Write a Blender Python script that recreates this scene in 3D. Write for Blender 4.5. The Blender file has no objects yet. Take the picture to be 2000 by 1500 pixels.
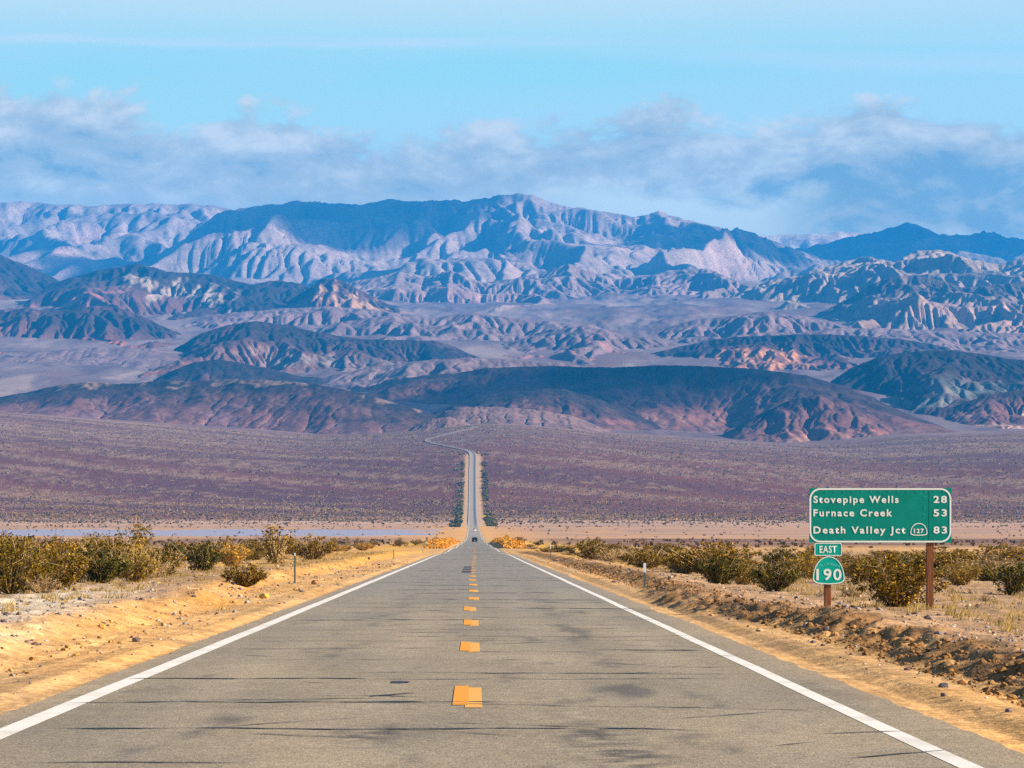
import bpy, bmesh, math, random
import numpy as np
from mathutils import Vector, Matrix

# ------------------------------------------------------------------ camera, sky, sun, exposure
S = bpy.context.scene
COL = S.collection
F, PX0, PY0, CAMZ = 6300.0, 928.0, 985.0, 1.57       # focal length and principal point in 2000x1500 photo pixels
cam_d = bpy.data.cameras.new("camera")
cam = bpy.data.objects.new("camera", cam_d); COL.objects.link(cam)
cam.location = (0, 0, CAMZ); cam.rotation_euler = (math.radians(90), 0, 0)
cam_d.sensor_width = 36; cam_d.lens = 36 * F / 2000
cam_d.shift_x = (1000 - PX0) / 2000; cam_d.shift_y = (PY0 - 750) / 2000
cam_d.clip_start = 0.5; cam_d.clip_end = 200000
S.camera = cam
S.view_settings.view_transform = 'Standard'
try: S.view_settings.look = 'None'
except Exception: pass
S.view_settings.gamma = 1.0
S.view_settings.exposure = 1.55
S.render.engine = 'CYCLES'
S.cycles.use_denoising = False
S.cycles.max_bounces = 5; S.cycles.diffuse_bounces = 3; S.cycles.glossy_bounces = 2
S.cycles.volume_bounces = 1; S.cycles.transparent_max_bounces = 8
SUN_EL, SUN_AZ = math.radians(25), math.radians(97)  # azimuth measured from +Y (view direction) towards +X (right)
SUND = np.array([math.cos(SUN_EL) * math.sin(SUN_AZ), math.cos(SUN_EL) * math.cos(SUN_AZ), math.sin(SUN_EL)])
sun_d = bpy.data.lights.new("sun", 'SUN'); sun_d.energy = 5.0; sun_d.angle = math.radians(0.5); sun_d.color = (1.0, 0.85, 0.66)
sun = bpy.data.objects.new("sun", sun_d); COL.objects.link(sun)
sun.rotation_euler = Vector(-SUND).to_track_quat('-Z', 'Y').to_euler()
HAZE_DENS = 3.9e-5
HAZE_COL = (0.015, 0.36, 0.98, 1)


class NT:
    """small helper for writing node trees"""
    def __init__(self, tree):
        self.t = tree; self.t.nodes.clear()
    def n(self, typ, **kw):
        nd = self.t.nodes.new(typ)
        ins = kw.pop('ins', {})
        for k, v in kw.items(): setattr(nd, k, v)
        for k, v in ins.items(): self.put(nd.inputs[k], v)
        return nd
    def put(self, sock, v):
        if isinstance(v, bpy.types.NodeSocket): self.t.links.new(v, sock)
        else: sock.default_value = v
    def m(self, op, a, b=0.0, c=0.0, clamp=False):
        nd = self.t.nodes.new('ShaderNodeMath'); nd.operation = op; nd.use_clamp = clamp
        self.put(nd.inputs[0], a); self.put(nd.inputs[1], b); self.put(nd.inputs[2], c)
        return nd.outputs[0]
    def ss(self, v, lo, hi, o0=0.0, o1=1.0):
        nd = self.t.nodes.new('ShaderNodeMapRange'); nd.interpolation_type = 'SMOOTHSTEP'
        self.put(nd.inputs[0], v); self.put(nd.inputs[1], lo); self.put(nd.inputs[2], hi); self.put(nd.inputs[3], o0); self.put(nd.inputs[4], o1)
        return nd.outputs[0]
    def mix(self, f, a, b, typ='MIX'):
        nd = self.t.nodes.new('ShaderNodeMix'); nd.data_type = 'RGBA'; nd.blend_type = typ
        self.put(nd.inputs[0], f); self.put(nd.inputs[6], a); self.put(nd.inputs[7], b)
        return nd.outputs[2]
    def noise(self, vec, scale, detail=4, rough=0.55, dist=0.0):
        nd = self.t.nodes.new('ShaderNodeTexNoise')
        if vec is not None: self.put(nd.inputs['Vector'], vec)
        nd.inputs['Scale'].default_value = scale; nd.inputs['Detail'].default_value = detail
        nd.inputs['Roughness'].default_value = rough; nd.inputs['Distortion'].default_value = dist
        return nd.outputs[0]
    def xyz(self, x, y, z):
        nd = self.t.nodes.new('ShaderNodeCombineXYZ')
        self.put(nd.inputs[0], x); self.put(nd.inputs[1], y); self.put(nd.inputs[2], z)
        return nd.outputs[0]
    def curve(self, v, pts):
        nd = self.t.nodes.new('ShaderNodeFloatCurve'); c = nd.mapping.curves[0]
        while len(c.points) > 2: c.points.remove(c.points[1])
        c.points[0].location = pts[0]; c.points[-1].location = pts[-1]
        for p in pts[1:-1]: c.points.new(*p)
        nd.mapping.update(); self.put(nd.inputs['Value'], v)
        return nd.outputs[0]


def lin(r, g, b):
    f = lambda c: (c / 255 / 12.92) if c / 255 <= 0.04045 else ((c / 255 + 0.055) / 1.055) ** 2.4
    return (f(r), f(g), f(b), 1.0)
EXPO = 2.0 ** S.view_settings.exposure
def skyc(r, g, b, k=1.0):
    return tuple(c / EXPO * k for c in lin(r, g, b)[:3]) + (1.0,)

def build_world():
    w = bpy.data.worlds.new("World"); S.world = w; w.use_nodes = True
    T = NT(w.node_tree)
    tc = T.n('ShaderNodeTexCoord').outputs['Generated']
    sp = T.n('ShaderNodeSeparateXYZ', ins={0: tc})
    x, y, z = sp.outputs
    az = T.m('ARCTAN2', x, y); el = T.m('ARCSINE', z)
    U = T.m('MULTIPLY', az, 6.3); V = T.m('MULTIPLY', el, 6.3)      # thousands of photo pixels from the principal point
    sky = T.n('ShaderNodeTexSky', sky_type='NISHITA', sun_disc=False, sun_elevation=SUN_EL, sun_rotation=SUN_AZ,
              altitude=500, air_density=1.0, dust_density=0.6, ozone_density=2.5)
    nish = T.mix(1.0, sky.outputs[0], (0.05, 0.05, 0.05, 1), 'MULTIPLY')
    # thin high veil colouring the low sky
    uv1 = T.xyz(T.m('MULTIPLY', U, 0.55), T.m('MULTIPLY', V, 4.0), 3.1)
    veil = T.noise(uv1, 1.6, 5, 0.55, 0.3)
    low = T.mix(T.ss(V, 0.74, 0.86), skyc(198, 243, 236), skyc(180, 239, 236))
    low = T.mix(T.ss(V, 0.84, 1.0), low, skyc(226, 246, 236))
    low = T.mix(T.m('MULTIPLY', T.ss(veil, 0.42, 0.75), 0.55), low, skyc(208, 238, 242))
    # right side is milkier
    low = T.mix(T.m('MULTIPLY', T.ss(U, -0.1, 1.1), 0.45), low, skyc(206, 236, 242))
    # thin cirrus streaks
    wob = T.m('MULTIPLY', T.m('SUBTRACT', T.noise(T.xyz(T.m('MULTIPLY', U, 1.3), 0.0, 0.0), 1.6, 5), 0.5), 0.05)
    fine = T.noise(T.xyz(T.m('MULTIPLY', U, 2.2), T.m('MULTIPLY', V, 40.0), 1.0), 1.5, 5, 0.6)
    d1 = T.m('ABSOLUTE', T.m('SUBTRACT', T.m('ADD', V, wob), 0.895))
    st1 = T.m('MULTIPLY', T.ss(d1, 0.001, 0.017, 1, 0), T.ss(U, -0.1, 0.5, .9, 0.15))
    st1 = T.m('MULTIPLY', st1, T.ss(fine, 0.35, 0.62, 0.15, 0.9))
    d2 = T.m('ABSOLUTE', T.m('SUBTRACT', T.m('ADD', V, wob), T.m('SUBTRACT', 0.89, T.m('MULTIPLY', U, 0.045))))
    st2 = T.m('MULTIPLY', T.ss(d2, 0.0, 0.03, 1, 0), T.ss(U, -0.1, 0.8, 0, 0.45))
    low = T.mix(T.m('MAXIMUM', st1, st2), low, skyc(226, 242, 244))
    # lower cloud bank
    curve_pts = [(-1.3, .86), (-.93, .835), (-.80, .82), (-.66, .795), (-.55, .755), (-.40, .765), (-.26, .745), (-.12, .715), (.05, .735), (.18, .74), (.26, .725), (.33, .755), (.48, .75), (.60, .745), (.76, .74), (.90, .75), (1.1, .745), (1.5, .76)]
    Un = T.m('DIVIDE', T.m('ADD', U, 1.4), 3.0, clamp=True)
    top = T.curve(Un, [((a + 1.4) / 3.0, b) for a, b in curve_pts])
    def dens(du, dv):
        u_ = T.m('ADD', U, du); v_ = T.m('ADD', V, dv)
        a_ = T.noise(T.xyz(u_, T.m('MULTIPLY', v_, 1.8), 0.7), 5.0, 8, 0.58, 0.35)
        c_ = T.noise(T.xyz(T.m('ADD', u_, 9.1), T.m('MULTIPLY', v_, 1.7), 5.2), 10.0, 7, 0.6, 0.5)
        e_ = T.m('ADD', T.m('SUBTRACT', top, v_), T.m('MULTIPLY', T.m('SUBTRACT', a_, 0.5), 0.36))
        return a_, c_, T.m('ADD', e_, T.m('MULTIPLY', T.m('SUBTRACT', c_, 0.5), 0.12))
    nA, nC, edge = dens(0.0, 0.0)
    _, _, edge2 = dens(0.022, 0.030)
    relief = T.m('SUBTRACT', edge, edge2)                 # thins towards the sun: a lit flank
    nB = T.noise(T.xyz(T.m('ADD', U, 3.7), T.m('MULTIPLY', V, 2.6), 2.2), 2.6, 5, 0.5, 0.6)
    mask = T.ss(edge, -0.02, 0.035)
    # openings in the bank: a bright gap over the ridge right of the summit, and a diagonal one
    g1 = T.m('MULTIPLY', T.ss(T.m('ABSOLUTE', T.m('SUBTRACT', U, 0.40)), 0.12, 0.34, 1, 0),
             T.ss(T.m('SUBTRACT', T.m('SUBTRACT', V, T.m('MULTIPLY', T.m('SUBTRACT', nA, .5), .16)), 0.0), 0.585, 0.635, 1, 0))
    dg = T.m('SUBTRACT', T.m('SUBTRACT', V, 0.615), T.m('MULTIPLY', T.m('SUBTRACT', U, 0.50), 0.75))
    dg = T.m('ADD', dg, T.m('MULTIPLY', T.m('SUBTRACT', nC, 0.5), 0.22))
    g2 = T.m('MULTIPLY', T.ss(T.m('ABSOLUTE', dg), 0.0, 0.034, 0.5, 0), T.ss(T.m('ABSOLUTE', T.m('SUBTRACT', U, 0.52)), 0.03, 0.09, 1, 0))
    gap = T.m('MAXIMUM', g1, g2)
    # shading of the bank itself
    under = T.ss(T.m('SUBTRACT', top, V), 0.0, 0.22)
    sh = T.m('ADD', T.m('MULTIPLY', T.m('SUBTRACT', nB, 0.5), 1.6), T.m('MULTIPLY', under, 0.30))
    sh = T.m('ADD', T.m('ADD', sh, 0.24), T.m('MULTIPLY', T.m('SUBTRACT', 0.030, relief), 7.5))
    right = T.m('MULTIPLY', T.ss(U, 0.42, 0.75), T.ss(T.m('ABSOLUTE', T.m('SUBTRACT', V, 0.60)), 0.03, 0.10, 0.42, 0))
    leftb = T.m('MULTIPLY', T.ss(T.m('ABSOLUTE', T.m('ADD', U, 0.82)), 0.05, 0.30, 0.45, 0), T.ss(T.m('ABSOLUTE', T.m('SUBTRACT', V, 0.66)), 0.01, 0.05, 1, 0))
    sh = T.m('ADD', T.m('ADD', sh, right), leftb)
    cc = T.mix(T.ss(sh, -0.25, 0.65), skyc(244, 240, 224), skyc(194, 200, 192))
    cc = T.mix(T.ss(sh, 0.55, 1.15), cc, skyc(144, 170, 178))
    lowl = T.ss(V, 0.56, 0.65, 0.55, 0)
    cc = T.mix(T.m('MULTIPLY', lowl, T.ss(U, -0.1, 0.5, 1, 0.2)), cc, skyc(200, 210, 206))
    cc = T.mix(gap, cc, skyc(240, 246, 226))
    vis = T.mix(mask, low, cc)
    # the bank lies low in front; elsewhere the plain sky
    front = T.m('MULTIPLY', T.ss(T.m('ABSOLUTE', U), 2.5, 6.0, 1, 0), T.ss(V, 1.3, 3.0, 1, 0))
    col = T.mix(T.m('MULTIPLY', front, 0.96), nish, vis)
    bg = T.n('ShaderNodeBackground', ins={'Color': col, 'Strength': 1.0})
    # ^ the sky texture itself is scaled by 0.05 above
    T.n('ShaderNodeOutputWorld', ins={'Surface': bg.outputs[0]})
build_world()

# ------------------------------------------------------------------ numeric helpers
def _hash(ix, iy, seed):
    h = (ix.astype(np.int64) * 374761393 + iy.astype(np.int64) * 668265263 + seed * 1442695041) & 0xffffffff
    h = ((h ^ (h >> 13)) * 1274126177) & 0xffffffff
    h = (h ^ (h >> 16)) & 0xffff
    return h.astype(np.float32) * np.float32(2 * math.pi / 65536)
def perlin(x, y, seed=0):
    x = np.asarray(x, dtype=np.float64); y = np.asarray(y, dtype=np.float64)
    x0 = np.floor(x); y0 = np.floor(y); fx = (x - x0).astype(np.float32); fy = (y - y0).astype(np.float32)
    u = fx * fx * fx * (fx * (fx * 6 - 15) + 10); v = fy * fy * fy * (fy * (fy * 6 - 15) + 10)
    def g(dx, dy):
        a = _hash(x0 + dx, y0 + dy, seed)
        return np.cos(a) * (fx - dx) + np.sin(a) * (fy - dy)
    a = g(0, 0); b = g(1, 0); c = g(0, 1); d = g(1, 1)
    return (a + (b - a) * u + (c - a) * v + (a - b - c + d) * u * v) * 1.5
def fbm(x, y, seed=0, octv=4, gain=0.5, lac=2.03):
    s = 0.0; a = 1.0; t = 0.0
    for i in range(octv):
        s = s + a * perlin(x, y, seed + i * 17); t += a; a *= gain; x = x * lac; y = y * lac
    return s / t
def ridged(x, y, seed=0, octv=4, gain=0.5):
    s = 0.0; a = 1.0; t = 0.0
    for i in range(octv):
        s = s + a * (1 - np.abs(perlin(x, y, seed + i * 17)) * 1.6); t += a; a *= gain; x = x * 2.03; y = y * 2.03
    return s / t
def sst(v, a, b):
    t = np.clip((v - a) / (b - a), 0, 1); return t * t * (3 - 2 * t)
def smooth1(a, k):
    if k < 1: return a
    r = np.arange(-3 * k, 3 * k + 1); w = np.exp(-0.5 * (r / k) ** 2); w /= w.sum()
    return np.convolve(np.pad(a, 3 * k, mode='edge'), w, mode='valid')
class Curve1:
    def __init__(self, xs, ys, step, sm):
        self.x = np.arange(xs[0], xs[-1] + step, step); self.y = smooth1(np.interp(self.x, xs, ys), sm)
    def __call__(self, v): return np.interp(v, self.x, self.y)
lerp3 = lambda a, b, t: np.asarray(a)[None, :] * (1 - t[:, None]) + np.asarray(b)[None, :] * t[:, None] if np.ndim(a) == 1 else a * (1 - t[:, None]) + np.asarray(b) * t[:, None]

# ------------------------------------------------------------------ the lie of the land
_B = Curve1([-300, 0, 309, 472, 1055, 1450, 1640, 2326, 2700, 3024, 3360, 3877, 4300, 4700, 5000, 6000],
            [3.24, 0, -3.34, -5.3, -11, -14.2, -15.05, -15, -12.2, -5.6, 9.6, 66, 94, 117, 130, 168], 4.0, 18)
_CZ = Curve1([-3000, -1500, -1000, -737, -229, -100, 0, 100, 200, 454, 533, 680, 850, 1100, 1600, 3000],
             [205, 185, 160, 143.6, 107, 115, 128, 124, 112, 94, 92, 108, 112, 116, 130, 150], 10.0, 4)
_S = Curve1([0, 2326, 2700, 3024, 3360, 3877, 4300, 4700, 5000, 5300], [0, 0, .022, .065, .17, .56, .75, .91, 1, 1.06], 4.0, 14)
_FARC = Curve1([0, 5000, 5500, 6200, 7000, 8000, 9000, 10000, 12000, 15000, 20000, 60000], [100, 118, 150, 205, 268, 363, 466, 573, 754, 1000, 1100, 1200], 20.0, 12)
def road_base(Y):
    Y = np.asarray(Y, dtype=float)
    return _B(Y) + 0.10 * np.sin(Y / 37.0) * sst(Y, 200, 420) * (1 - sst(Y, 1100, 1600))
def road_x(Y):
    return -2.4 * sst(np.asarray(Y, dtype=float), 1200, 3600)
# upper road bends, (photo column, distance)
_bend = [(924, 3700), (924.3, 3800), (924, 3862), (921, 3905), (914, 3945), (897, 4000), (873, 4095), (856, 4165), (842, 4225), (835, 4295), (835, 4345), (841, 4395), (854, 4440), (878, 4530), (903, 4630), (918, 4690), (926, 4735), (928.5, 4775), (926, 4810), (919, 4850), (908, 4900)]
def valley(X, Y):
    w = 90 * fbm(X / 500, Y / 900, 56, 3)
    rd = ridged((X + w) / 210, (Y + w) / 1100, 57, 4, .55) - .62
    return 16 * fbm(X / 420, Y / 900, 55, 4) + (8 + 26 * sst(Y, 7500, 11000)) * rd * np.clip(.6 + 1.6 * fbm(X / 700, Y / 1500, 58, 3), 0, 1.3)
def ground_z(X, Y, detail=True):
    X = np.asarray(X, dtype=float); Y = np.asarray(Y, dtype=float)
    near = road_base(Y)
    fan = -15 + (_CZ(X) + 15) * _S(Y)
    z = np.where(Y < 2326, near, fan)
    far = _FARC(Y) + 0.02 * np.abs(X) * sst(Y, 6000, 12000)
    t = sst(Y, 5000, 6300)
    z = z * (1 - t) + far * t
    dx = X - road_x(Y)
    # near verges: sand shoulder, cut bank, plateau
    nb = 1 - sst(Y, 380, 520)
    w1 = fbm(Y / 7.0, Y * 0 + 3.3, 5, 4) * 0.55
    sL = -dx - (5.9 + w1 + 0.8 * sst(Y, 70, 110)); sR = dx - (5.35 + 0.5 * w1 - 0.8 * sst(Y, 55, 75) + 0.9 * sst(Y, 80, 120))
    bl = sst(sL, 0, 1.3) * (0.27 + 0.16 * fbm(Y / 5.0, Y * 0, 8, 3)); br = sst(sR, 0, 1.25) * (0.22 + 0.10 * fbm(Y / 4.0, Y * 0, 9, 3))
    br = br - 0.13 * sst(sR, 1.3, 3.2)
    bl = bl - 0.06 * sst(sL, 1.6, 5)
    edge = sst(np.abs(dx), 3.9, 4.5)
    z = z + nb * (bl + br) * edge
    z = z - 0.06 * (1 - sst(np.abs(dx), 4.45, 4.9)) * (1 - sst(Y, 3700, 3800)) - 0.02 * edge
    # low cut banks beside the road further down
    mz = sst(Y, 560, 640) * (1 - sst(Y, 980, 1150))
    z = z + mz * (1.2 + 0.5 * fbm(Y / 40, X / 9, 12, 3)) * sst(np.abs(dx + 0.2), 5.0, 7.0) * (1 - sst(np.abs(dx), 8, 15))
    if detail:
        off = sst(np.abs(dx), 4.6, 6.5)
        nr = 1 - sst(Y, 250, 700)
        z = z + off * nr * (0.07 * fbm(X / 2.2, Y / 2.2, 31, 4) + 0.16 * fbm(X / 11, Y / 14, 32, 3) + 0.05 * fbm(X / .55, Y / .8, 33, 2))
        bank = np.clip(0.4 * sst(sL, -.1, .4) * (1 - sst(sL, .9, 1.8)) + sst(sR, -.1, .4) * (1 - sst(sR, .9, 1.8)), 0, 1)
        z = z + nr * bank * (0.16 * fbm(X / .8, Y / 1.1, 35, 4) + .09 * fbm(X / .22, Y / .45, 36, 3))
        pl = sst(Y, 1300, 1700) * (1 - sst(Y, 2150, 2500))
        z = z + pl * sst(np.abs(dx), 6, 30) * (0.16 * fbm(X / 60, Y / 50, 41, 5) + 0.03 - .075 * sst(-X, 20, 60) * sst(Y, 1640, 1740) * (1 - sst(Y, 2020, 2150)))
        fa = sst(Y, 2350, 3200) * sst(np.abs(dx), 8, 60)
        a, b = 0.75, 0.66
        q = X * a - Y * b; r = X * b + Y * a
        z = z + fa * 1.1 * fbm(r / 60, q / 400, 51, 4)
        vf = sst(Y, 5100, 6500); k = np.flatnonzero(vf > 0)
        if len(k): z[k] = z[k] + vf[k] * valley(X[k], Y[k])
    return z
gz1 = lambda x, y: float(ground_z(np.array([x]), np.array([y]))[0])
def at(px, py, zoff=0.0):
    """spot on the near downhill plane (the plane of the first 300 m) seen at a photo pixel"""
    Y = (CAMZ - zoff) * F / (py - 1053.0)
    return (px - PX0) * Y / F, Y

# ------------------------------------------------------------------ mesh and material helpers
def tag(o, label=None, cat=None, group=None, kind=None):
    if label: o['label'] = label
    if cat: o['category'] = cat
    if group: o['group'] = group
    if kind: o['kind'] = kind
    return o
def link(name, me, mat=None, parent=None):
    o = bpy.data.objects.new(name, me); COL.objects.link(o)
    if mat is not None: me.materials.append(mat)
    if parent is not None: o.parent = parent
    return o
def empty(name, loc, rz=0.0):
    o = bpy.data.objects.new(name, None); COL.objects.link(o); o.location = loc; o.rotation_euler = (0, 0, rz)
    o.empty_display_size = 0.3
    return o
def np_mesh(name, co, faces, cols=None, smooth=False):
    """co (n,3), faces list of int arrays (m,k)"""
    me = bpy.data.meshes.new(name)
    co = np.ascontiguousarray(co, dtype=np.float32)
    me.vertices.add(len(co)); me.vertices.foreach_set('co', co.ravel())
    fs = [np.asarray(f, dtype=np.int32) for f in (faces if isinstance(faces, list) else [faces]) if len(f)]
    nl = sum(f.size for f in fs); nf = sum(len(f) for f in fs)
    me.loops.add(nl); me.polygons.add(nf)
    me.loops.foreach_set('vertex_index', np.concatenate([f.ravel() for f in fs]))
    tot = np.concatenate([np.full(len(f), f.shape[1], dtype=np.int32) for f in fs])
    st = np.concatenate([[0], np.cumsum(tot)[:-1]]).astype(np.int32)
    me.polygons.foreach_set('loop_start', st)
    try: me.polygons.foreach_set('loop_total', tot)
    except Exception: pass
    me.polygons.foreach_set('use_smooth', np.full(nf, smooth, dtype=bool))
    me.update(calc_edges=True)
    if cols is not None:
        at_ = me.color_attributes.new('Col', 'FLOAT_COLOR', 'POINT')
        c4 = np.ones((len(co), 4), dtype=np.float32); c4[:, :3] = np.clip(cols, 0, 1)
        at_.data.foreach_set('color', c4.ravel())
    return me
def grid_faces(nr, nc, keep=None):
    i = np.arange(nr * nc, dtype=np.int32).reshape(nr, nc)
    f = np.stack([i[:-1, :-1], i[:-1, 1:], i[1:, 1:], i[1:, :-1]], -1).reshape(-1, 4)
    return f if keep is None else f[keep.ravel()]
def compact(co, faces, cols):
    used = np.zeros(len(co), bool); used[faces.ravel()] = True
    mp = np.cumsum(used) - 1
    return co[used], mp[faces].astype(np.int32), cols[used]

def principled(name, color=None, rough=0.85, spec=0.3, metallic=0.0):
    m = bpy.data.materials.new(name); m.use_nodes = True
    T = NT(m.node_tree)
    b = T.n('ShaderNodeBsdfPrincipled', ins={'Roughness': rough, 'Metallic': metallic})
    b.inputs['Specular IOR Level'].default_value = spec
    if color is not None: b.inputs['Base Color'].default_value = tuple(color[:3]) + (1,)
    o = T.n('ShaderNodeOutputMaterial', ins={'Surface': b.outputs[0]})
    return m, T, b
def simple_mat(name, color, rough=0.7, spec=0.3, metallic=0.0, var=0.12, scale=6.0):
    m, T, b = principled(name, color, rough, spec, metallic)
    pos = T.n('ShaderNodeTexCoord').outputs['Object']
    n = T.noise(pos, scale, 5)
    c = T.mix(n, tuple(max(0, v * (1 - var)) for v in color[:3]) + (1,), tuple(min(1, v * (1 + var)) for v in color[:3]) + (1,))
    T.put(b.inputs['Base Color'], c)
    return m
def attr_mat(name, scales, amount, bump=(), rough=0.95, spec=0.1):
    """vertex colour times procedural grain; scales in cycles per metre, bump = [(scale, distance)]"""
    m, T, b = principled(name, None, rough, spec)
    col = T.n('ShaderNodeVertexColor', layer_name='Col').outputs[0]
    pos = T.n('ShaderNodeNewGeometry').outputs['Position']
    for s, a in zip(scales, amount):
        n = T.noise(pos, s, 3, 0.6)
        k = T.ss(n, 0.25, 0.75, 1 - a, 1 + a)
        col = T.mix(1.0, col, T.xyz(k, k, k), 'MULTIPLY')
    T.put(b.inputs['Base Color'], col)
    nrm = None
    for s, d in bump:
        bm_ = T.n('ShaderNodeBump', ins={'Strength': 1.0, 'Distance': d, 'Height': T.noise(pos, s, 5, 0.6)})
        if nrm is not None: T.put(bm_.inputs['Normal'], nrm)
        nrm = bm_.outputs[0]
    if nrm is not None: T.put(b.inputs['Normal'], nrm)
    return m

# ------------------------------------------------------------------ ground
def build_ground():
    t = np.concatenate([np.linspace(-60, 14, 12, endpoint=False), np.geomspace(14 + 20, 420 + 20, 900)[:-1] - 20, np.geomspace(420, 34000, 760)])
    nu = 860
    u = np.linspace(-0.27, 0.27, nu)
    YY = np.repeat(t[:, None], nu, 1); XX = u[None, :] * (np.maximum(YY, 0) + 55)
    X = XX.ravel(); Y = YY.ravel()
    z = ground_z(X, Y)
    dx = X - road_x(Y); ad = np.abs(dx) + 200 * sst(Y, 3860, 3900)
    # --- what the ground is made of
    n_big = fbm(X / 9, Y / 14, 61, 4); n_med = fbm(X / 2.0, Y / 3.5, 62, 4); n_sm = fbm(X / .5, Y / 1.2, 63, 3)
    sand = lerp3(np.array([.50, .285, .105]), np.array([.41, .255, .12]), np.clip(.5 + 1.3 * n_big + .6 * n_med, 0, 1))
    c = sand
    # dark dirt blotches and tyre scuffs on the shoulder
    c = lerp3(c, np.array([.15, .095, .05]), .45 * sst(n_med + .4 * fbm(X / 1.5, Y / 9, 64, 3), .22, .5))
    w1 = fbm(Y / 7.0, Y * 0 + 3.3, 5, 4) * 0.55
    sL = -dx - (5.9 + w1 + 0.8 * sst(Y, 70, 110)); sR = dx - (5.35 + 0.5 * w1 - 0.8 * sst(Y, 55, 75) + 0.9 * sst(Y, 80, 120))
    nr = 1 - sst(Y, 330, 520)
    c = c * (1 + .35 * nr * n_sm + .25 * nr * fbm(X / .18, Y / .4, 69, 2))[:, None]
    trk = (1 - sst(ad, 5.6, 6.4)) * nr
    c = c * (1 + .55 * trk * fbm(X / .16, Y / 28, 85, 3))[:, None]
    # plateau: stony soil
    stony = lerp3(np.array([.36, .225, .125]), np.array([.27, .17, .10]), np.clip(.5 + 1.6 * n_med + n_sm, 0, 1))
    c = lerp3(c, stony, nr * np.maximum(sst(sL, 1.0, 2.2), sst(sR, .6, 1.4)))
    # cut banks: sunlit ochre left, cloddy right with its shade put into the colour
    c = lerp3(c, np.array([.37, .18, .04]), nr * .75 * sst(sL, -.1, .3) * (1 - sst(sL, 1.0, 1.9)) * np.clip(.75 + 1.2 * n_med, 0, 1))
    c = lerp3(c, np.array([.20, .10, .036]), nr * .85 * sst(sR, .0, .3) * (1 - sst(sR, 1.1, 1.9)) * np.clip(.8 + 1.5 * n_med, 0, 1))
    # pale gravel patch left of the road
    px_ = PX0 + F * X / np.maximum(Y, 1)
    gp = np.exp(-((X + 9.2 + .05 * (Y - 62)) / 1.5) ** 2) * sst(Y, 28, 44) * (1 - sst(Y, 74, 96)) * (X < 0)
    c = lerp3(c, np.array([.50, .42, .32]), np.clip(1.2 * gp * (1 + n_sm + n_med), 0, 1))
    # stretches of dry golden grass on the verge
    gg = sst(Y, 110, 200) * (1 - sst(Y, 1100, 1500)) * sst(ad, 6.2, 8) * (1 - sst(ad, 11 + .008 * Y, 20 + .012 * Y))
    c = lerp3(c, np.array([.48, .26, .045]), np.clip(gg * (.55 + 1.4 * n_big) + .9 * sst(Y, 560, 640) * (1 - sst(Y, 1050, 1400)) * sst(ad, 5.2, 7) * (1 - sst(ad, 14, 26)), 0, .95))
    # flat beyond the scrub: dark pavement then pale playa
    pav = sst(Y, 560, 800) * (1 - sst(Y, 1430, 1640)) * sst(ad, 14, 40)
    c = lerp3(c, np.array([.13, .07, .06]), pav * np.clip(.8 + .8 * fbm(X / 60, Y / 160, 66, 4), 0, 1))
    pl = sst(Y, 1450, 1640)
    st = fbm(X / 160, Y / 70, 67, 5)
    playa = lerp3(np.array([.40, .235, .125]), np.array([.26, .165, .13]), np.clip(.5 + 1.6 * st, 0, 1))
    c = lerp3(c, playa, pl * sst(ad, 6, 16))
    c = lerp3(c, np.array([.50, .26, .08]), .9 * pl * (1 - sst(Y, 2250, 2420)) * np.clip(sst(fbm(X / 50, Y / 60, 68, 4), .18, .4) + (1 - sst(ad, 10, 55)) * .8, 0, 1) * (1 - sst(X, 80, 140)))
    # alluvial fan: dark varnished pavement crossed by pale washes running down to the right
    fa = sst(Y, 2330, 2750)
    q = X * .75 - Y * .66; r = X * .66 + Y * .75
    wq = fbm(X / 300, Y / 300, 70, 3)
    ws = fbm(q / 1500 + .3 * wq, (r + 60 * wq) / 120, 71, 6, .62)
    ws2 = fbm(q / 500, r / 34, 73, 5, .62)
    ws3 = fbm(X / 26, Y / 70, 74, 4, .6)
    up = sst(Y, 3500, 4700)
    wash = np.clip(sst(ws * .9 + .55 * ws2 + .35 * ws3, -.06 - .14 * up, .42), 0, 1)
    dark = lerp3(np.array([.082, .029, .029]), np.array([.118, .038, .028]), np.clip(.5 + 2 * fbm(q / 900, r / 260, 75, 3), 0, 1))
    dark = lerp3(dark, np.array([.108, .053, .048]), up)
    pale = lerp3(np.array([.28, .172, .095]), np.array([.235, .152, .11]), sst(Y, 2900, 4200))
    br = perlin(r / 46 + 1.3 * wq + .5 * fbm(q / 130, r / 130, 81, 3), q / 620, 82); br2 = perlin(r / 22 + 2 * wq + .4 * fbm(q / 70, r / 70, 83, 3), q / 300, 84)
    wash = np.clip(np.maximum(wash, .95 * (1 - sst(np.abs(br), .02, .10)) * sst(ws2, -.3, .2)) + .5 * (1 - sst(np.abs(br2), .02, .11)) * sst(ws, -.2, .25), 0, 1)
    fanc = lerp3(dark, pale, wash * (.70 + .2 * up))
    fanc = lerp3(np.array([.40, .27, .19]) + 0 * fanc, fanc, sst(Y + 180 * st + 120 * ws, 2500, 2950))
    c = lerp3(c, fanc, fa * sst(ad, 7, 13))
    # verge along the climb: pale graded gravel
    cl = sst(Y, 2300, 2500) * (1 - sst(Y, 3850, 3900)) * (1 - sst(ad, 6.2, 8.2))
    c = lerp3(c, np.array([.36, .25, .185]), .75 * cl)
    # pale valley floors between the hills
    fr = sst(Y, 4900, 5600)
    va = fbm(X / 260, Y / 900, 77, 6, .6)
    vc = lerp3(np.array([.115, .078, .085]), np.array([.185, .130, .125]), np.clip(.5 + 1.9 * va, 0, 1))
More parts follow.
